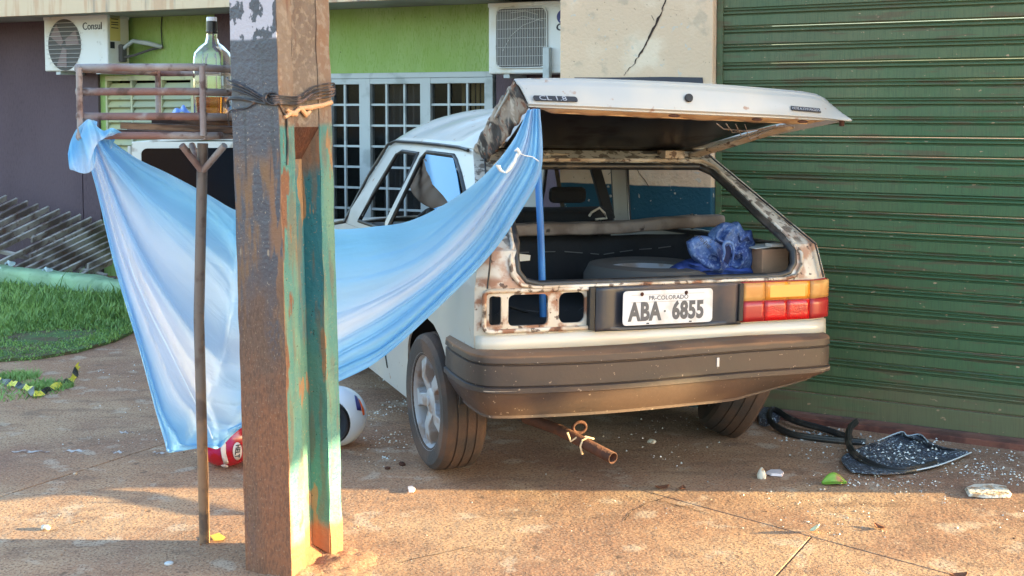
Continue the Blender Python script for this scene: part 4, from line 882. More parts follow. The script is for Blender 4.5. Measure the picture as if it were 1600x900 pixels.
tag(b.build('cable', m_wire, None, 60), 'dark twisted cable wound round the utility pole', 'cable')
b = MB(); 
for pts_ in ([(.03, -.035), (.06, -.050), (.10, -.030), (.13, -.052), (.15, -.040)], [(.02, -.06), (.05, -.045), (.08, -.050)], [(.09, -.030), (.15, -.028), (.22, -.020), (.265, -.010)]):
    b.tube([PL(.006, y, wz + z - .008) for y, z in pts_], [.006, .009, .008, .009, .006][:len(pts_)], 8)
tag(b.build('rope', M('pale_rope', rgb(206, 160, 122), .9, bump=[(90, .8)]), None, 60), 'short pale frayed rope knotted under the cable on the pole', 'rope')

# ================================================================== RAISED BIN STAND of rusty tube
m_tube = M('rusty_tube', rgb(142, 132, 130), .6, metal=.15, layers=[dict(c=rgb(124, 88, 80), s=4, th=.52, soft=.08, a=.9, r=.8), dict(c=rgb(86, 62, 54), s=18, th=.6, soft=.05, a=.8), dict(c=rgb(160, 156, 156), s=9, th=.62, soft=.06, a=.7)], bump=[(90, .3)])
m_wood = M('old_wood', rgb(108, 84, 70), .9, layers=[dict(c=rgb(52, 38, 34), s=(4, 40, 40), th=.5, soft=.08, a=.9), dict(c=rgb(150, 124, 104), s=(3, 30, 30), th=.6, soft=.06, a=.6)], bump=[((4, 50, 50), .8, 5, .01)])
bpv = P(320, 848, 4.10); bpv.z = 0
stand = thing('bin_stand', 'rusty tube bin stand with an open railed basket, left of the utility pole', 'bin stand', bpv)
def S(v): return Vector(v) - bpv
cA, cB, cC, cD = (-1.462, 4.02), (-1.036, 3.98), (-.915, 4.30), (-1.31, 4.40)
zs_ = [P(320, y, 3.98).z for y in (105, 143, 182, 212)]
def rail(a, c, z, ext=.012, r=.0115):
    a, c = Vector(a), Vector(c); d = (c - a).normalized() * ext; b = MB(); b.tube([S((a.x - d.x, a.y - d.y, z)), S((c.x + d.x, c.y + d.y, z))], r, 14, hollow=True); b.build('rail', m_tube, stand, 60, solid=.003)
for i, z in enumerate(zs_):
    rail(cA, cB, z); rail((cB[0], cB[1]), cC, z - .002, .008)
    if i in (0, 3): rail(cA, cD, z - .004); rail(cD, cC, z - .006)
for c_, z0, z1 in ((cA, zs_[3] - .01, zs_[0]), (cB, zs_[3], zs_[0] + .004), (cC, zs_[3], zs_[0]), (cD, zs_[3], zs_[0])):
    b = MB(); o_ = .012; b.tube([S((c_[0] + .002, c_[1] - o_, z0)), S((c_[0] + .002, c_[1] - o_, z1))], .0105, 12); b.build('post', m_tube, stand, 60)
b = MB(); b.tube([S((bpv.x, bpv.y, -.03)), S((bpv.x - .008, bpv.y, .8)), S((P(318, 300, 4.1).x, 4.10, 1.41))], .0185, 16); b.build('support_pipe', M('pipe_paint', rgb(112, 100, 94), .5, metal=.2, layers=[dict(c=rgb(150, 112, 82), s=3, th=.3, soft=.1, a=.8, lim=(('z', None, .45, .15),)), dict(c=rgb(86, 70, 64), s=12, th=.58, soft=.06, a=.8)], bump=[(60, .2)]), stand, 60)
for px in (284, 351, 300):
    b = MB(); b.tube([S(P(316, 268, 4.095)), S(P(px, 227, 4.03 if px != 300 else 4.3))], .0115, 12); b.build('brace', m_tube, stand, 60)
for i, (px0, py0, px1, py1, w_, dz) in enumerate(((190, 196, 372, 203, .05, 0), (172, 207, 372, 211, .06, 0), (238, 190, 372, 192, .045, .012), (200, 203, 330, 208, .05, .004))):
    d0 = 4.06 + .07 * i; a_, c_ = P(px0, py0, d0), P(px1, py1, d0 + .04)
    b = MB(); b.bar(S(a_), S(c_), w_, .022); o = b.build('plank', m_wood, stand, bevel=.004)
# bottle on the planks
m_bot = M('bottle_glass', (.93, .96, .97), .02, trans=1., spec=.5)
m_liq = M('amber_liquid', (.85, .26, .02), .03, trans=.85)
bz = P(333, 183, 4.12); bt = thing('bottle', 'clear square bottle with a little amber liquor and a black and white cap on the stand', 'bottle', bz, (0, 0, R(-14)))
bt['label'] = 'clear square bottle with a little amber liquor standing on the bin stand'
h_ = .342; b = MB(); k_ = 28; rings = []
for z, w_, e_ in ((0, .050, .25), (.006, .055, .25), (.10, .0555, .22), (.20, .055, .22), (.222, .052, .3), (.242, .036, .6), (.256, .022, .9), (.275, .0175, 1), (.296, .017, 1), (.30, .0185, 1)):
    for a in range(k_):
        t = 2 * pi * a / k_; p_ = 2 / e_ if e_ < 1 else 2
        sg = lambda v: (1 if v >= 0 else -1) * abs(v) ** (e_ if e_ < 1 else 1)
        rings.append((w_ * sg(cos(t)) , (w_ * (.72 if z < .24 else 1)) * sg(sin(t)), z))
nr = len(rings) // k_
b.add(rings, [(i * k_ + a, i * k_ + (a + 1) % k_, (i + 1) * k_ + (a + 1) % k_, (i + 1) * k_ + a) for i in range(nr - 1) for a in range(k_)] + [tuple(range(k_))[::-1]])
b.build('glass', m_bot, bt, 50, solid=.004)
lv = [(x * .90, y * .88, z) for x, y, z in rings[:2 * k_]]; lv = [(x, y, .006 if i < k_ else .070) for i, (x, y, z) in enumerate(lv)]
MB().add(lv, [(a, (a + 1) % k_, k_ + (a + 1) % k_, k_ + a) for a in range(k_)] + [tuple(range(k_))[::-1], tuple(range(k_, 2 * k_))]).build('liquid', m_liq, bt, 50)
MB().lathe([(0, .345), (.0165, .345), (.018, .342), (.018, .331), (.0, .331)], 24).build('cap_top', M('cap_white', rgb(206, 206, 210), .4), bt, 40)
MB().lathe([(.0185, .3305), (.019, .30), (.0185, .288), (.0, .288)], 24).build('cap', M('cap_black', rgb(24, 24, 26), .35), bt, 40)
MB().add([], []).grid(lambda u, v: Vector((-.075 + .075 * u + .0, .02 + .03 * v, .012 + .034 * abs(sin(5 * u + 3 * v)) * (1 - v * .4) * sin(pi * u) + .008 * sin(17 * u))), 24, 10)
b = MB(); b.grid(lambda u, v: P(266 + 44 * u, 182 - 3 - 16 * sin(pi * min(1, u * 1.25)) * (.3 + .7 * v) * (.75 + .25 * sin(19 * u + 5 * v)), 4.06 + .06 * v + .01 * sin(23 * u)), 26, 12)
tag(b.build('plastic_scrap', M('blue_plastic_bag', rgb(92, 130, 206), .4), None, 80, solid=.001), 'crumpled blue plastic scrap beside the bottle on the stand', 'plastic scrap')

# ================================================================== THE BLUE CLOTH hung from the stand to the tailgate
COLS = [
 [(150, 196), (145, 200), (140, 204), (135, 208), (130, 212), (126, 216)],
 [(172, 218), (168, 245), (163, 262), (158, 275), (152, 285), (149, 290)],
 [(215, 248), (212, 300), (202, 350), (192, 385), (184, 410), (180, 420)],
 [(265, 272), (262, 350), (248, 425), (235, 480), (222, 530), (217, 545)],
 [(325, 304), (322, 395), (305, 490), (283, 570), (258, 635), (243, 642)],
 [(355, 322), (352, 415), (340, 520), (315, 605), (284, 668), (257, 690)],
 [(368, 328), (364, 425), (352, 530), (325, 618), (292, 684), (262, 706)],
 [(380, 331), (376, 428), (362, 532), (336, 622), (304, 688), (276, 706)],
 [(410, 338), (406, 440), (392, 540), (364, 632), (342, 690), (320, 699)],
 [(425, 341), (424, 442), (412, 540), (384, 632), (352, 690), (342, 700)],
 [(440, 345), (440, 443), (430, 540), (405, 625), (378, 668), (350, 672)],
 [(465, 350), (465, 445), (460, 540), (445, 610), (430, 640), (378, 661)],
 [(525, 358), (525, 442), (525, 510), (525, 555), (525, 580), (530, 596)],
 [(585, 354), (600, 425), (600, 470), (600, 510), (600, 540), (600, 557)],
 [(640, 345), (662, 395), (670, 425), (678, 450), (685, 466), (692, 474)],
 [(700, 316), (720, 345), (735, 365), (748, 383), (757, 394), (764, 401)],
 [(755, 275), (770, 290), (782, 303), (792, 317), (801, 328), (810, 336)],
 [(800, 222), (812, 228), (822, 236), (830, 246), (839, 256), (846, 264)],
 [(824, 172), (829, 171), (833, 170), (837, 170), (841, 170), (844, 171)]]
DEP = [4.04, 4.14, 4.20, 4.24, 4.28, 4.30, 4.31, 4.32, 4.33, 4.34, 4.36, 4.38, 4.42, 4.44, 4.42, 4.38, 4.32, 4.28, 4.27]
NU, NV = 340, 200
def smooth01(x): x = min(1, max(0, x)); return x * x * (3 - 2 * x)
def folds(u, v):
    """swags between the two tied corners: soft ridges with one sharp side, plus finer creases that run part of the way"""
    w = v + .035 * sin(5 * u + 1) + .02 * sin(13 * u + 2 * v) + .02 * MN.noise(Vector((u * 4, v * 3, 5)))
    f = 0
    for c0, wd, am, ph in ((.07, .045, .8, 0), (.19, .03, .9, 2), (.31, .05, 1.2, 4), (.45, .035, 1.3, 1), (.58, .05, 1.1, 3), (.72, .035, 1.1, 5), (.86, .05, .8, 2)):
        c0 += .03 * sin(3.1 * u + ph); x = (w - c0) / wd; a = am * (.35 + .65 * sin(pi * u + .5 * sin(ph)) ** 2 + .8 * math.exp(-u / .15) + .25 * math.exp(-(1 - u) / .15))
        f += a * (math.exp(-abs(x) * 1.6) if x > 0 else math.exp(-x * x * .35))
    for k in range(9):
        c0 = (k * .37 + .11) % 1; u0 = (k * .61 + .2) % 1; x = (w + .10 * (u - u0) * (-1) ** k - c0) / .012
        f += .35 * math.exp(-abs(x)) * math.exp(-((u - u0) / .22) ** 2)
    return f - .9
def clothpt(u, v):
    px, py = None, None
    cx = [spline(c, v) for c in COLS]; q = spline([tuple(c) for c in cx], u); d = spline([(x,) for x in DEP], u)[0]
    e = sin(pi * min(1, max(0, u))) ** .5
    amp = .030 * (.45 + .55 * e) * (1.35 - .5 * smooth01((u - .3) / .3))
    dd = amp * folds(u, v)
    # the near left panel hangs in front of the rest, with a stitched edge
    lx = spline([(205, 400), (232, 470), (268, 545), (304, 620), (338, 690)], (q[1] - 400) / 268)[0] if q[1] > 400 else 205
    if q[1] > 330: dd -= .030 * smooth01((lx - q[0]) / 10 + .5) * smooth01((q[1] - 330) / 120)
    # small ripples along the hem
    dd += .003 * smooth01((v - .93) / .07) * sin(u * 170)
    dd += .012 * fbm((u * 6, v * 5, 0), 1.0, 3)
    return P(q[0], q[1], d + dd)
vs = [clothpt(i / NU, j / NV) for j in range(NV + 1) for i in range(NU + 1)]
me = bpy.data.meshes.new('cloth'); me.from_pydata([tuple(v) for v in vs], [], [(j * (NU + 1) + i, j * (NU + 1) + i + 1, (j + 1) * (NU + 1) + i + 1, (j + 1) * (NU + 1) + i) for j in range(NV) for i in range(NU)])
uvl = me.uv_layers.new(name='UVMap')
for l in me.loops:
    k = l.vertex_index; uvl.data[l.index].uv = ((k % (NU + 1)) / NU, (k // (NU + 1)) / NV)
def cloth_mat():
    m = bpy.data.materials.new('blue_white_cloth'); m.use_nodes = True; t = m.node_tree; n = t.nodes; L = t.links; n.clear()
    out = n.new('ShaderNodeOutputMaterial'); tc = n.new('ShaderNodeTexCoord'); mp = n.new('ShaderNodeMapping'); L.new(tc.outputs['UV'], mp.inputs[0]); mp.inputs['Scale'].default_value = (.8, 2.4, 1)
    no = n.new('ShaderNodeTexNoise'); no.inputs['Scale'].default_value = 1; no.inputs['Detail'].default_value = 1; no.inputs['Distortion'].default_value = .15; L.new(mp.outputs[0], no.inputs['Vector'])
    cr = n.new('ShaderNodeValToRGB'); L.new(no.outputs['Fac'], cr.inputs[0]); e = cr.color_ramp.elements
    e[0].position = .34; e[0].color = (*rgb(112, 182, 228), 1); e[1].position = .58; e[1].color = (*rgb(204, 216, 234), 1)
    x = cr.color_ramp.elements.new(.46); x.color = (*rgb(150, 198, 234), 1)
    di = n.new('ShaderNodeBsdfPrincipled'); L.new(cr.outputs[0], di.inputs['Base Color']); di.inputs['Roughness'].default_value = .95; di.inputs['Specular IOR Level'].default_value = .15
    tr = n.new('ShaderNodeBsdfTranslucent'); L.new(cr.outputs[0], tr.inputs[0])
    mx = n.new('ShaderNodeMixShader'); mx.inputs[0].default_value = .35; L.new(di.outputs[0], mx.inputs[1]); L.new(tr.outputs[0], mx.inputs[2]); L.new(mx.outputs[0], out.inputs[0])
    bp = n.new('ShaderNodeBump'); n2 = n.new('ShaderNodeTexNoise'); n2.inputs['Scale'].default_value = 14; n2.inputs['Detail'].default_value = 5; L.new(tc.outputs['Object'], n2.inputs['Vector'])
    L.new(n2.outputs['Fac'], bp.inputs['Height']); bp.inputs['Strength'].default_value = .35; bp.inputs['Distance'].default_value = .012
    m3 = n.new('ShaderNodeMapping'); m3.inputs['Scale'].default_value = (7, 16, 1); L.new(tc.outputs['UV'], m3.inputs[0]); n3 = n.new('ShaderNodeTexNoise'); n3.inputs['Scale'].default_value = 1; n3.inputs['Detail'].default_value = 3; n3.inputs['Distortion'].default_value = 1.2; L.new(m3.outputs[0], n3.inputs['Vector'])
    ab = n.new('ShaderNodeMath'); ab.operation = 'SUBTRACT'; ab.inputs[1].default_value = .5; L.new(n3.outputs['Fac'], ab.inputs[0]); a2 = n.new('ShaderNodeMath'); a2.operation = 'ABSOLUTE'; L.new(ab.outputs[0], a2.inputs[0])
    b3 = n.new('ShaderNodeBump'); b3.inputs['Strength'].default_value = .28; b3.inputs['Distance'].default_value = .03; L.new(a2.outputs[0], b3.inputs['Height']); L.new(bp.outputs[0], b3.inputs['Normal']); L.new(b3.outputs[0], di.inputs['Normal']); return m
m_cloth = cloth_mat()
cloth = thing('cloth', 'long light blue and white cloth stretched between the bin stand and the tailgate', 'cloth', P(130, 215, 4.1))
sheet = link('sheet', me, m_cloth, cloth, 180); me.transform(Matrix.Translation(-cloth.location))
from math import hypot
cand = [(topx(v), v) for v in vs[::3]]
sp_ = []
for k in range(25):
    y = 405 + 280 * k / 24; x = spline([(205, 400), (232, 470), (268, 545), (304, 620), (338, 690)], (y - 400) / 290)[0] - 5
    w_ = min(cand, key=lambda c: (c[0][0] - x) ** 2 + (c[0][1] - y) ** 2)[1]; sp_.append(P(x, y, w_.y - .006) - cloth.location)
b = MB(); b.tube([spline([tuple(p) for p in sp_], k / 70) for k in range(71)], .0026, 6); b.build('seam', M('cloth_seam', rgb(206, 226, 248), .9), cloth, 60)
EAR = [[(152, 190), (138, 186), (128, 194), (118, 204), (110, 222), (106, 240)], [(150, 214), (140, 212), (130, 216), (122, 224), (112, 240), (107, 252)], [(150, 240), (144, 240), (136, 244), (126, 250), (116, 258), (109, 264)], [(148, 262), (144, 266), (138, 270), (130, 271), (122, 269), (114, 266)]]
def earf(EA, d0, am, ph):
    def f(u, v):
        rws = [spline(r_, u) for r_ in EA]; q = spline([tuple(r_) for r_ in rws], v)
        return P(q[0], q[1], d0 + am * (sin(11 * u + 2 * v + ph) + .5 * sin(23 * u - 3 * v)) + .03 * u * u)
    return f
def uvgrid(fn, nu, nv, nm):
    b = MB().grid(fn, nu, nv); me = bpy.data.meshes.new(nm); me.from_pydata([tuple(Vector(v) - cloth.location) for v in b.v], [], b.f); ul = me.uv_layers.new(name='UVMap')
    for l in me.loops: k = l.vertex_index; ul.data[l.index].uv = ((k % (nu + 1)) / nu * .4, (k // (nu + 1)) / nv * .3)
    return link(nm, me, m_cloth, cloth, 180)
uvgrid(earf(EAR, 4.0, .010, 0), 40, 30, 'loose_loop')
FL = [[(126, 212), (132, 196), (141, 188), (150, 196), (162, 204), (176, 200), (190, 207)], [(130, 222), (136, 214), (144, 206), (153, 208), (162, 212), (172, 208), (184, 208)], [(138, 262), (142, 248), (148, 232), (154, 222), (160, 218), (168, 214), (176, 212)]]
uvgrid(earf(FL, 3.955, .008, 1.3), 50, 24, 'knot')
UN = [[(166, 216), (174, 214), (180, 218)], [(170, 228), (174, 226), (178, 222)], [(173, 233), (175, 231), (176, 229)]]
uvgrid(earf(UN, 4.03, .004, .3), 10, 8, 'corner')
m_tissue = M('white_tie', rgb(226, 222, 216), .8)
for i, pts_ in enumerate(([(782, 262), (778, 258), (782, 266), (789, 270)], [(790, 270), (797, 262), (804, 252), (808, 240)], [(804, 236), (808, 233), (812, 238), (808, 246)])):
    b = MB(); b.tube([P(x, y, 4.245) - cloth.location for x, y in pts_], [[.003, .009, .006, .003], [.004, .007, .006, .004], [.003, .008, .006, .002]][i], 10); b.build('white_tie', m_tissue, cloth, 60)
b = MB(); b.tube([P(x, y, 4.25) - cloth.location for x, y in ((808, 238), (820, 243), (832, 245), (842, 252))], .0022, 5); b.build('white_tie', m_tissue, cloth, 60)

# ================================================================== HELMETS
def helmet(label, pos, rotm, r, mshell, opening_dir, cth):
    sn = sqrt(1 - cth * cth)
    t = thing('helmet', label, 'helmet', pos)
    od = Vector(opening_dir).normalized(); vs = []
    NUh, NVh = 48, 32
    b = MB(); b.grid(lambda u, v: Vector((r * 1.06 * sin(pi * v) * cos(2 * pi * u), r * .98 * sin(pi * v) * sin(2 * pi * u), r * cos(pi * v) - .012 * (v > .75) * 0)), NUh, NVh)
    fs = []
    for f in b.f:
        c_ = sum((Vector(b.v[i]) for i in f), Vector()) / 4
        if c_.normalized().dot(od) < cth: fs.append(f)
    b.f = fs; s = b.build('shell', mshell, t, 60, solid=.008)
    b = MB(); q = od.to_track_quat('Z', 'Y').to_matrix().to_4x4()
    b.lathe([(r * sn * 1.03, r * cth), (r * sn * .94, r * (cth + .06)), (r * sn * .84, r * (cth + .04)), (r * .46, r * .55), (r * .30, r * .40), (0, r * .36)], 36, q); b.build('lining', M('helmet_lining', rgb(30, 32, 40), .8, bump=[(30, .5)]), t, 60)
    b = MB(); b.lathe([(r * sn * 1.05, r * (cth - .04)), (r * sn * 1.07, r * (cth + .02)), (r * sn * 1.0, r * (cth + .08)), (r * sn * .9, r * (cth + .05))], 36, q); b.build('rim', M('helmet_rim', rgb(20, 20, 24), .35), t, 60)
    return t
m_hred = M('helmet_red', rgb(178, 14, 34), .22, coat=.6, layers=[dict(c=rgb(168, 50, 120), s=6, th=.54, soft=.04, a=.7)])
hp = G(354, 733); hr = .122; hp.y += .06
h1 = helmet('red motorcycle helmet with white stripe and oval badge, lying under the cloth', Vector((P(353, 690, hp.y).x, hp.y, hr)), None, hr, m_hred, (-.95, .1, -.25), .74)
def onball(px, py, c0, r, k=1.01):
    o = Vector((0, 0, CAMH)); d = ray(px, py).normalized(); L_ = c0 - o; tc_ = L_.dot(d); dd = L_.length_squared - tc_ * tc_; rr = (r * k) ** 2
    t = tc_ - sqrt(max(1e-6, rr - dd)); return o + d * t
def decal(t, r, poly, mat, name, k=1.03):
    c0 = Vector(t.location); pp = [onball(x, y, c0, r, k) - c0 for x, y in poly]
    cen = sum(pp, Vector()) / len(pp); cen = cen.normalized() * pp[0].length
    mid = [(p + cen) / 2 for p in pp]; mid = [p.normalized() * pp[0].length for p in mid]; n = len(pp)
    MB().add(pp + mid + [cen], [(i, (i + 1) % n, n + (i + 1) % n, n + i) for i in range(n)] + [(n + i, n + (i + 1) % n, 2 * n) for i in range(n)]).build(name, mat, t, 60, solid=.001)
m_dwhite = M('decal_white', rgb(222, 206, 204), .35)
decal(h1, hr, [(345, 693), (347, 690), (351, 690), (353, 694), (353, 708), (357, 722), (356, 725), (350, 725), (347, 716), (345, 704)], m_dwhite, 'stripe', 1.075)
decal(h1, hr, [(371 + 7.2 * cos(a * pi / 9), 705 + 14 * sin(a * pi / 9)) for a in range(18)], m_dwhite, 'badge', 1.075)
decal(h1, hr, [(345, 727), (350, 726), (356, 727), (357, 730), (352, 731), (347, 729)], m_dwhite, 'stripe', 1.075)
c0 = Vector(h1.location); q = onball(371, 705, c0, hr, 1.09); nr_ = (q - c0).normalized(); zz_ = Vector((0, 0, 1)); xx_ = zz_.cross(nr_).normalized(); yy_ = nr_.cross(xx_)
text('badge_lettering', 'HELT', .030, m_ink, h1, frame(q - c0, -yy_, xx_, nr_), .0008, .9, 1.0, .0006)
m_hwhite = M('helmet_white', rgb(214, 218, 226), .25, coat=.5)
hp2 = P(526, 655, 5.36); hr2 = .134
h2 = helmet('white motorcycle helmet with blue and orange decals, behind the pole near the wheel', Vector((hp2.x, 5.32, hr2)), None, hr2, m_hwhite, (-.20, -.97, -.04), .68)
decal(h2, hr2, [(554, 617), (558, 620), (563, 632), (565, 642), (558, 641), (556, 630)], M('decal_navy', rgb(40, 38, 110), .3), 'stripe', 1.08)
decal(h2, hr2, [(560, 622), (563, 626), (569, 640), (570, 648), (567, 649), (565, 638)], M('decal_orange', rgb(230, 96, 40), .3), 'stripe', 1.085)

# ================================================================== SECOND WHITE VEHICLE behind the cloth
v0 = P(205, 500, 8.2); v0.z = 0
van = thing('parked_van', 'white vehicle with a wide dark window, mostly hidden behind the blue cloth', 'van', v0, (0, 0, R(13)))
m_vwhite = M('van_white', rgb(206, 206, 200), .4, layers=[dict(c=rgb(150, 140, 128), s=8, th=.62, soft=.05, a=.8, r=.8), dict(c=rgb(200, 186, 130), s=2, th=.3, soft=.1, a=.7, lim=(('z', None, .45, .05),))])
VW, VH = 1.05, CAMH - (222 - HOR) / FPX * 8.2
panel([(0.0, .28), (VW, .28), (VW, VH - .04), (VW - .04, VH), (.04, VH), (.02, VH - .03), (0.02, .9)], [rrect(.085, VW - .085, .72, VH - .045, .04)], [], lambda x, z: Vector((x, .0 + .06 * max(0, z - .6), z)), .03, 'rear_body', m_vwhite, van, 40, (0, -1, 0))
MB().box(.07, VW - .07, .05, .055, .70, VH - .03).build('rear_window', M('van_glass', (.004, .004, .006), .12, spec=.2), van)
MB().box(.085, VW - .085, .06, .062, .70, VH - .03).build('window_tint', m_dark, van)
for x in (.0, VW - .02): MB().add([(x, .05, .28), (x, 1.5, .28), (x, 1.5, .8), (x, 1.3, VH - .1), (x, .1, VH - .03)], [(0, 1, 2, 3, 4)]).build('body_side', m_vwhite, van, solid=.02)
MB().grid(lambda u, v: Vector((.02 + (VW - .04) * u, .08 + 1.2 * v, VH - .01 + .03 * sin(pi * u) - .08 * v)), 8, 8).build('roof', m_vwhite, van, 60, solid=.02)
MB().box(.03, VW - .03, .1, 1.5, .25, .3).build('floor', m_dark, van)
MB().box(-.02, VW + .02, -.09, -.005, .30, .46).build('bumper', m_bumper, van, bevel=.02)
for y in (.5,):
    for x in (.09, VW - .09):
        MB().lathe([(.0, -.07), (.16, -.07), (.27, -.08), (.28, 0), (.27, .08), (.16, .07), (0, .07)], 28, Matrix.Translation((x, y, .28)) @ Matrix.Rotation(R(90), 4, 'Y')).build('wheel', m_tyre, van, 40)

# ================================================================== LEFT: fallen slatted gate, green beam, grass
gate = thing('fallen_gate', 'fallen grey slatted gate leaning against the maroon wall', 'gate', P(60, 380, 10.8))
def gl(v): return Vector(v) - gate.location
def ytop(x): return 304 + .255 * (x + 10)
def ybot(x): return 417 + .185 * x
def gpt(x, y): return P(x, y, 10.15 + 1.05 * min(1, max(0, (ybot(x) - y) / (ybot(x) - ytop(x)))))
starts = [(-140 + 16.6 * k, ytop(-140 + 16.6 * k)) for k in range(19)] + [(165 + 1.6 * k, 352 + 9.4 * k) for k in range(10)]
gn = (gpt(0, 400) - gpt(0, 320)).cross(gpt(100, 350) - gpt(0, 350)).normalized()
if gn.z < 0: gn = -gn
rnd = random.Random(5)
for i, (x, y) in enumerate(starts):
    L_ = 400; px, py = x, y; lim = rnd.choice((0, 0, 0, 25, 50)) if i > 12 else 0
    while py < ybot(px) - 2 - lim and px > -200: px -= 4; py += 1.93
    if x - px < 12: continue
    a_, c_ = gpt(x, y), gpt(px, py); b = MB(); b.bar(gl(a_), gl(c_), .020, .055, gn); b.build('slat', m_slat, gate)
for k, f in enumerate((.12, .42, .75)):
    b = MB(); b.bar(gl(gpt(-130, ytop(-130) + f * 110) - gn * .045), gl(gpt(168, ytop(168) + f * 100) - gn * .045), .03, .03, gn); b.build('crossbar', m_slat, gate)
b = MB(); p0, p1 = P(-160, 404, 10.6), P(196, 455, 9.75); n_ = 60
beam = thing('green_beam', 'pale green fallen beam between the grass and the slatted gate', 'beam', p0)
def bmf(u, v):
    q = p0.lerp(p1, v); a = 2 * pi * u; w_ = (abs(cos(a)) ** .5) * (1 if cos(a) > 0 else -1); h_ = (abs(sin(a)) ** .5) * (1 if sin(a) > 0 else -1)
    return q - p0 + Vector((.0, .11 * w_, .092 * h_ - .01)) * (1 + .05 * sin(v * 31) + .03 * sin(v * 57 + a)) + Vector((0, 0, .01 * sin(9 * v)))
b.grid(bmf, 24, n_); b.build('beam_body', m_paleg, beam, 70)
for px, py in ((20, 414), (78, 424)):
    q = P(px, py, 10.05) - p0; MB().grid(lambda u, v: q + Vector((-.04 + .09 * u, -.07 + .02 * sin(9 * u), .01 + .03 * v + .012 * sin(7 * u + 5 * v))), 8, 5).build('torn_patch', M('torn_white', rgb(190, 206, 214), .8), beam, 80)
GP = [G(-120, 580), G(0, 566), G(60, 562), G(120, 552), G(180, 535), G(210, 520), G(214, 480), G(204, 462), G(190, 453), G(120, 448), G(0, 440), G(-140, 436)]
def inside(x, y, poly):
    c_ = False; j = len(poly) - 1
    for i in range(len(poly)):
        if (poly[i].y > y) != (poly[j].y > y) and x < (poly[j].x - poly[i].x) * (y - poly[i].y) / (poly[j].y - poly[i].y) + poly[i].x: c_ = not c_
        j = i
    return c_
soil = MB().prism([(p.x, p.y) for p in GP], .001, .02).build('grass_soil', M('grass_soil', (.09, .07, .03), .95, layers=[dict(c=(.06, .12, .03), s=5, th=.45, soft=.1)], bump=[(20, .8, 5, .03)])); tag(soil, kind='structure')
x0, x1 = min(p.x for p in GP), max(p.x for p in GP); y0, y1 = min(p.y for p in GP) - .2, max(p.y for p in GP)
rnd = random.Random(11); vs = []; fs = []; cnt = 0
while cnt < 26000:
    x, y = rnd.uniform(x0, x1), rnd.uniform(y0, y1)
    if not inside(x, y, GP): 
        if not inside(x, y + .16 * rnd.random() ** 2, GP) or rnd.random() > .5: continue
    dn = MN.noise(Vector((x * 1.6, y * 1.6, 0))); 
    if dn < -.28 and rnd.random() < .8: continue
    edge = min(1, max(.25, (y - 7.1) / 1.2)); h = (.022 + .045 * rnd.random() ** 1.5) * edge * (1 + dn) + (.07 * rnd.random() if (y > 8.8 and rnd.random() < .12) else 0)
    if x > -3.9 and y > 8.4 and rnd.random() < .3: h *= 1.7
    a = rnd.uniform(0, 2 * pi); w_ = .0035 + .003 * rnd.random(); ln = rnd.uniform(.2, .9) * h; b2 = rnd.uniform(0, 2 * pi)
    d = Vector((cos(a), sin(a), 0)) * w_; e_ = Vector((cos(b2), sin(b2), 0)); base = Vector((x, y, .015)); k = len(vs)
    vs += [base - d, base + d, base + e_ * ln * .35 + Vector((0, 0, h * .62)) + d * .7, base + e_ * ln * .35 + Vector((0, 0, h * .62)) - d * .7, base + e_ * ln + Vector((0, 0, h))]
    fs += [(k, k + 1, k + 2, k + 3), (k + 3, k + 2, k + 4)]; cnt += 1
for cx_, cy_, rr_ in [(G(4, 612), 0, .25), (G(78, 605), 0, .10), (G(25, 590), 0, .1)]:
    for _ in range(500):
        a = rnd.uniform(0, 2 * pi); r_ = rr_ * sqrt(rnd.random()); x, y = cx_.x + r_ * cos(a) * 1.3, cx_.y + r_ * sin(a); h = .015 + .03 * rnd.random(); w_ = .003
        k = len(vs); b2 = rnd.uniform(0, 2 * pi); vs += [Vector((x - w_, y, 0)), Vector((x + w_, y, 0)), Vector((x + cos(b2) * h, y + sin(b2) * h, h))]; fs.append((k, k + 1, k + 2))
me = bpy.data.meshes.new('grass'); me.from_pydata([tuple(v) for v in vs], [], fs); o = link('grass', me, m_grass); tag(o, 'green grass growing before the fallen gate', 'grass', kind='stuff')

# ================================================================== SMALL THINGS ON THE GROUND
# hazard tape
tp = [(-30, 594), (0, 599), (14, 604), (25, 606), (37, 610), (47, 613), (52, 621), (66, 619), (80, 612), (95, 606), (108, 601), (116, 594), (119, 584), (123, 574)]
tape = MB(); n_ = 64; tv = []
for i in range(n_ + 1):
    q = spline(tp, i / n_); g = G(*q); q2 = spline(tp, min(1, i / n_ + .01)); g2 = G(*q2); d = (g2 - g); d = d.normalized() if d.length > 1e-6 else Vector((1, 0, 0)); s_ = Vector((-d.y, d.x, 0)) * .012 * (1.0 + .4 * sin(i * .8)); up = .012 + .012 * abs(sin(i * .55))
    tv += [g - s_ + Vector((0, 0, up * .3 + .003)), g + s_ + Vector((0, 0, up + .012))]
me = bpy.data.meshes.new('hazard_tape'); me.from_pydata([tuple(v) for v in tv], [], [(2 * i, 2 * i + 1, 2 * i + 3, 2 * i + 2) for i in range(n_)])
me.materials.append(M('tape_yellow', rgb(214, 200, 60), .4)); me.materials.append(M('tape_black', rgb(24, 24, 24), .4))
for i, p in enumerate(me.polygons): p.material_index = (i // 5) % 2
tag(link('hazard_tape', me), 'crumpled yellow and black striped hazard tape on the ground', 'tape')
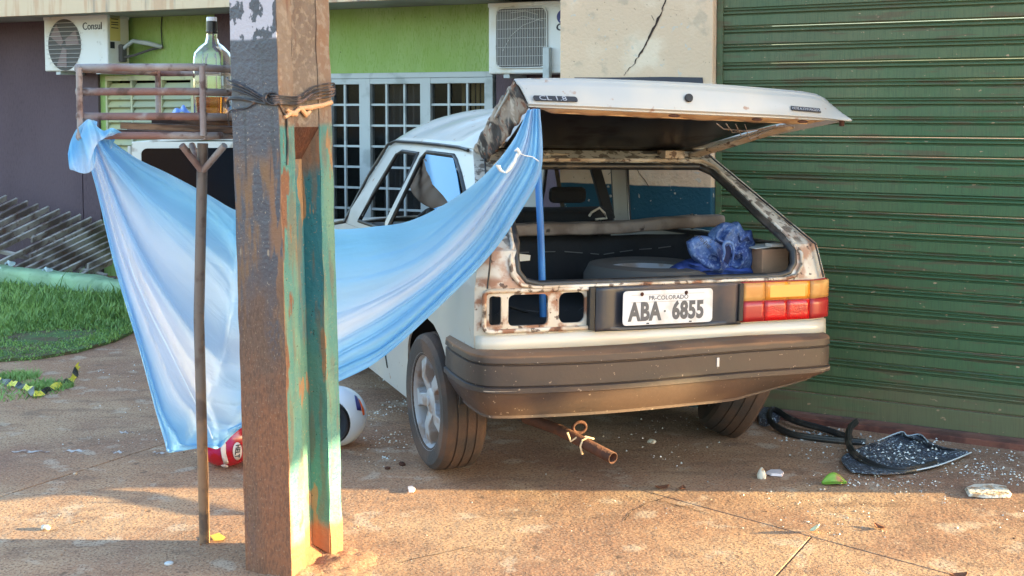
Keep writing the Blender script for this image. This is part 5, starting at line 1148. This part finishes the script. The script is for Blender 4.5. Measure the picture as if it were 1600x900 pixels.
# chalk-like white marks
m_chalk = M('white_mark', rgb(186, 176, 170), .9, layers=[dict(c=rgb(130, 98, 82), s=22, th=.53, soft=.05)])
for i, (xa, xb, y) in enumerate(((18, 78, 706), (98, 134, 705), (172, 194, 707), (238, 262, 708), (186, 208, 676))):
    b = MB(); pts_ = [G(xa + (xb - xa) * k / 12, y + 1.2 * sin(k * 1.3 + i)) for k in range(13)]
    b.add([p + Vector((0, s_ * (.010 + .008 * abs(sin(k * 2.1 + i))) * sin(pi * (k + .6) / 13.2), .0025)) for k, p in enumerate(pts_) for s_ in (-1, 1)], [(2 * k, 2 * k + 2, 2 * k + 3, 2 * k + 1) for k in range(12)]); b.build('paint_mark', m_chalk, pave)
# black rubber seals
def seal(pts_, label, z=.012, r=.014):
    b = MB(); pp = [G(x, y) + Vector((0, 0, z + h)) for x, y, h in pts_]; sm_ = [Vector(spline([tuple(p) for p in pp], k / 80)) for k in range(81)]
    b.tube(sm_, r, 8); b.tube([p + Vector((0, -.004, .012)) for p in sm_], r * .55, 6); o = b.build('rubber_seal', m_rubber, None, 50); return tag(o, label, 'rubber seal', 'window rubber seals by the shutter')
seal([(1330, 690, .0), (1290, 679, .01), (1240, 668, .02), (1215, 656, .03), (1204, 655, .03), (1202, 664, .02), (1212, 674, .01), (1240, 684, .0), (1280, 690, 0), (1320, 694, 0), (1352, 696, 0)], 'long flattened black rubber loop nearest the car wheel')
seal([(1337, 680, .05), (1327, 690, .045), (1326, 705, .02), (1340, 722, .01), (1375, 736, .0), (1410, 741, .0), (1440, 736, .0), (1462, 730, .0)], 'hooked black rubber strip curling round the torn glass sheet', r=.015)
# laminated glass sheet
SG = [[(1330, 738), (1375, 741), (1420, 738), (1470, 727), (1518, 708)], [(1315, 715), (1370, 715), (1420, 712), (1465, 708), (1505, 703)], [(1352, 697), (1390, 690), (1430, 690), (1458, 697), (1480, 700)], [(1372, 690), (1408, 676), (1418, 682), (1438, 680), (1450, 692)]]
def sg(u, v):
    q = spline([tuple(spline(r_, u)) for r_ in SG], v); h = .008 + .06 * max(0, v - .45) ** 1.2 + .03 * max(0, u - .75) + .010 * abs(sin(6 * u + 9 * v))
    return G(q[0], q[1], h)
m_net = M('crazed_glass', rgb(66, 66, 74), .35, layers=[dict(c=rgb(160, 170, 180), s=110, th=.60, soft=.03, a=.9), dict(c=rgb(196, 206, 214), s=40, th=.66, soft=.02)], bump=[(120, .9, 4, .01)])
o = MB().grid(sg, 40, 24).build('torn_glass_sheet', m_net, None, 60, solid=.004); tag(o, 'torn sheet of crazed dark car glass by the green shutter', 'broken glass')
b = MB(); b.tube([sg(u / 20, 0) + Vector((0, 0, .004)) for u in range(10, 21)], .003, 5); b.tube([sg(u / 20, 1) + Vector((0, 0, .004)) for u in range(0, 21)], .0025, 5); tmp = b.build('glass_edge', M('glass_edge', rgb(180, 192, 200), .3), o)
def flat_bit(pts_, h, mat, name, label, cat, lift=.004, group=None, curl=0):
    g_ = [G(*p) for p in pts_]; c0 = sum(g_, Vector()) / len(g_); n = len(g_)
    vs = [p - c0 + Vector((0, 0, lift + curl * ((p - c0).length / .06) ** 2 * .01)) for p in g_] + [(p - c0) * .92 + Vector((0, 0, lift + h)) for p in g_] + [Vector((0, 0, lift + h * 1.1 - curl * .004))]
    o = MB().add(vs, [(i, (i + 1) % n, n + (i + 1) % n, n + i) for i in range(n)] + [(n + i, n + (i + 1) % n, 2 * n) for i in range(n)] + [tuple(range(n))[::-1]]).build(name, mat, None, 40); o.location = c0
    return tag(o, label, cat, group)
m_stone = M('pale_stone', rgb(206, 196, 180), .9, layers=[dict(c=rgb(160, 130, 100), s=30, th=.55, soft=.08)], bump=[(60, .6)])
flat_bit([(1507, 766), (1520, 761), (1550, 760), (1574, 764), (1581, 774), (1578, 779), (1540, 780), (1513, 777)], .010, m_stone, 'stone_flake', 'flat pale stone flake on the sunlit ground at right', 'stone')
m_leafg = M('leaf_green', (.16, .30, .03), .45, layers=[dict(c=(.32, .10, .05), s=14, th=.60, soft=.08)])
b = MB(); L0 = G(1303, 756)
b.grid(lambda u, v: Vector((-.052 + .105 * u, (-.5 + v) * .062 * sin(pi * min(.98, .04 + u * .94)) ** .8, .006 + .020 * abs(v - .5) * 2 * sin(pi * u) + .008 * sin(pi * u))), 16, 6); o = b.build('leaf', m_leafg, None, 60, solid=.0012); o.location = L0; o.rotation_euler = (R(28), 0, R(6)); tag(o, 'bright green leaf with a reddish tip on the sunlit ground', 'leaf')
m_leafp = M('leaf_pale', rgb(214, 214, 176), .6)
b = MB(); b.grid(lambda u, v: Vector((-.022 + .044 * u, (-.5 + v) * .03 * sin(pi * min(.98, .04 + u * .94)), .01 + .018 * u * u + .012 * abs(v - .5))), 10, 5); o = b.build('leaf', m_leafp, None, 60, solid=.001); o.location = G(1277, 832); o.rotation_euler = (R(20), R(-20), R(-30)); tag(o, 'small pale curled leaf below the bright green leaf', 'leaf')
m_leafb = M('leaf_brown', rgb(122, 74, 48), .8)
for i, (px, py, s_, rz_, lb) in enumerate(((1035, 764, .03, .3, 'dark brown curled leaf left of centre on the sunlit ground behind a smaller one'), (1066, 765, .022, 1.2, 'small brown leaf just right of another curled leaf'), (1374, 826, .026, 2., 'single reddish brown leaf right of the pale leaf'), (1498, 903, .032, .2, 'pale brown curled leaf at the bottom edge on the right'), (1386, 670, .02, .5, 'tiny brown leaf against the foot of the green shutter'))):
    b = MB(); b.grid(lambda u, v: Vector((-s_ + 2 * s_ * u, (-.5 + v) * s_ * 1.3 * sin(pi * min(.98, .04 + u * .94)), .003 + .3 * s_ * (2 * u - 1) ** 2 + s_ * .35 * abs(v - .5))), 10, 6); o = b.build('leaf', m_leafb, None, 60, solid=.001); o.location = G(px, py); o.rotation_euler = (0, 0, rz_); tag(o, lb, 'leaf')
flat_bit([(1196, 742), (1204, 738), (1220, 738), (1225, 742), (1222, 746), (1205, 745)], .010, m_dwhite, 'plastic_chip', 'grey plastic chip beside the small upright stone', 'plastic chip')
b = MB(); b.lathe([(0, 0), (.018, 0), (.020, .012), (.013, .030), (.005, .044), (0, .046)], 14); o = b.build('stone', m_stone, None, 50); o.location = G(1190, 747); tag(o, 'small upright pointed stone on the shadow edge right of the car', 'stone')
flat_bit([(637, 764), (644, 763), (649, 767), (646, 771), (639, 771)], .008, m_dwhite, 'paper_scrap', 'small white paper scrap on the sunlit ground before the rear wheel', 'paper scrap')
for i, (px, py, s_, lb, mt_) in enumerate(((628, 727, .016, 'small dark pebble beside the left rear tyre', m_rust), (606, 733, .013, 'brown pebble further left of the rear tyre', m_rust), (1018, 692, .02, 'pale tan lump of rubble under the bumper', m_stone), (72, 827, .018, 'grey pebble in the bottom left corner', m_stone), (118, 741, .008, 'tiny pebble in the shade at left', m_stone))):
    bm = bmesh.new(); bmesh.ops.create_icosphere(bm, subdivisions=2, radius=s_)
    for v in bm.verts: v.co *= 1 + .35 * MN.noise(v.co * 60 + Vector((i, 0, 0))); v.co.z *= .6
    me = bpy.data.meshes.new('pebble'); bm.to_mesh(me); bm.free(); o = link('pebble', me, mt_, None, 50); o.location = G(px, py) + Vector((0, 0, s_ * .4)); tag(o, lb, 'pebble')
b = MB(); b.lathe([(0, .006), (.012, .006), (.015, .004), (.015, 0), (0, 0)], 20); o = b.build('metal_bottlecap', M('cap_metal', rgb(200, 200, 200), .4, metal=.4), None, 40); o.location = G(264, 881); tag(o, 'round pale metal washer lying left of the pole base', 'bottlecap')  # a pale bottle cap lying on the ground
flat_bit([(328, 840), (342, 836), (352, 842), (348, 847), (334, 848)], .004, M('leaf_yellow', rgb(206, 176, 70), .7), 'leaf', 'yellow leaf scrap at the foot of the stand pipe', 'leaf', curl=1)
flat_bit([(1183, 652), (1196, 645), (1208, 648), (1222, 652), (1216, 662), (1196, 668), (1186, 665)], .03, m_net, 'glass_chunk', 'crumpled chunk of pale broken glass behind the rear wheel', 'broken glass')
b = MB()
rnd = random.Random(3)
# crumbs of safety glass
vs = []; fs = []
def crumb(x, y, s_, z=0):
    k = len(vs); a = rnd.uniform(0, 6.28)
    for j in range(3): vs.append((x + s_ * cos(a + j * 2.1), y + s_ * sin(a + j * 2.1) * rnd.uniform(.5, 1), z + .0008))
    vs.append((x + rnd.uniform(-.3, .3) * s_, y, z + s_ * rnd.uniform(.6, 1.3))); fs.extend([(k, k + 1, k + 3), (k + 1, k + 2, k + 3), (k + 2, k, k + 3)])
for n_, (xa, ya, xb, yb), s_, sp_ in ((1500, (1200, 660, 1620, 760), .0032, 1), (420, (1210, 655, 1330, 690), .0045, 1), (500, (1480, 700, 1620, 760), .004, 1), (650, (1150, 740, 1620, 840), .0028, 1), (320, (960, 650, 1200, 730), .0035, 1), (500, (575, 585, 680, 700), .0045, 1), (260, (560, 640, 640, 730), .004, 1), (350, (80, 560, 380, 700), .003, 1), (300, (540, 740, 1200, 880), .002, 1), (260, (1330, 690, 1500, 735), .0045, 1)):
    for _ in range(n_):
        px = rnd.triangular(xa, xb); py = rnd.uniform(ya, yb); g = G(px, py)
        if (g - BO).dot(bey) > -.12 and px > 1150: continue
        if MN.noise(Vector((g.x * 3.1, g.y * 3.1, 0))) + .5 * MN.noise(Vector((g.x * 11, g.y * 11, 3))) < rnd.uniform(-.25, .35) and xa != 1330: continue
        crumb(g.x, g.y, s_ * rnd.choice((.4, .5, .6, .8, 1, 1.7)), .022 if n_ == 260 and xa == 1330 else 0)
me = bpy.data.meshes.new('glass_crumbs'); me.from_pydata(vs, [], fs); o = link('glass_crumbs', me, M('glass_crumbs', rgb(196, 198, 194), .25, spec=.5)); tag(o, 'scattered crumbs of broken safety glass over the pavement', 'broken glass', kind='stuff')
# grit and small stones trodden into the surface
vs = []; fs = []
for _ in range(4200):
    y = 3.2 + 3.6 * rnd.random() ** 1.3; x = rnd.uniform(-.5, .5) * y * .95 + .02; crumb(x, y, rnd.uniform(.0012, .0032) * (2.2 if rnd.random() < .03 else 1))
me = bpy.data.meshes.new('grit'); me.from_pydata(vs, [], fs); o = link('grit', me, M('grit', rgb(150, 108, 78), .9, layers=[dict(c=rgb(70, 46, 36), s=9, th=.5, soft=.02), dict(c=rgb(206, 180, 150), s=13, th=.58, soft=.02)])); tag(o, 'fine grit and crumbs of dirt on the pavement', 'grit', kind='stuff')

# ================================================================== out of frame on the right: unseen board added to cast shade over the car
hb_ = thing('shade_board', 'large unseen board on two posts, added at right to shade the car', 'shade_board', (6.2, 4, 0))
hl = [(-1.2, 1.40), (-.35, 1.42), (.05, 1.44), (.18, 1.37), (.43, 1.34), (.50, 1.22), (.9, 1.02), (3.2, .95), (3.2, 4.6), (-1.2, 4.6)]  # lower edge shaped to set where the low sunlight stops
hl = [(y, z) for y, z in hl]
MB().prism(hl, 0, .08, frame((0, 0, 0), (0, 1, 0), (0, 0, 1), (1, 0, 0))).build('board', m_fascia, hb_)
for y in (-1.0, 3.0): MB().box(.09, .2, y, y + .12, -.05, 4.5).build('post', m_steel_dark, hb_)
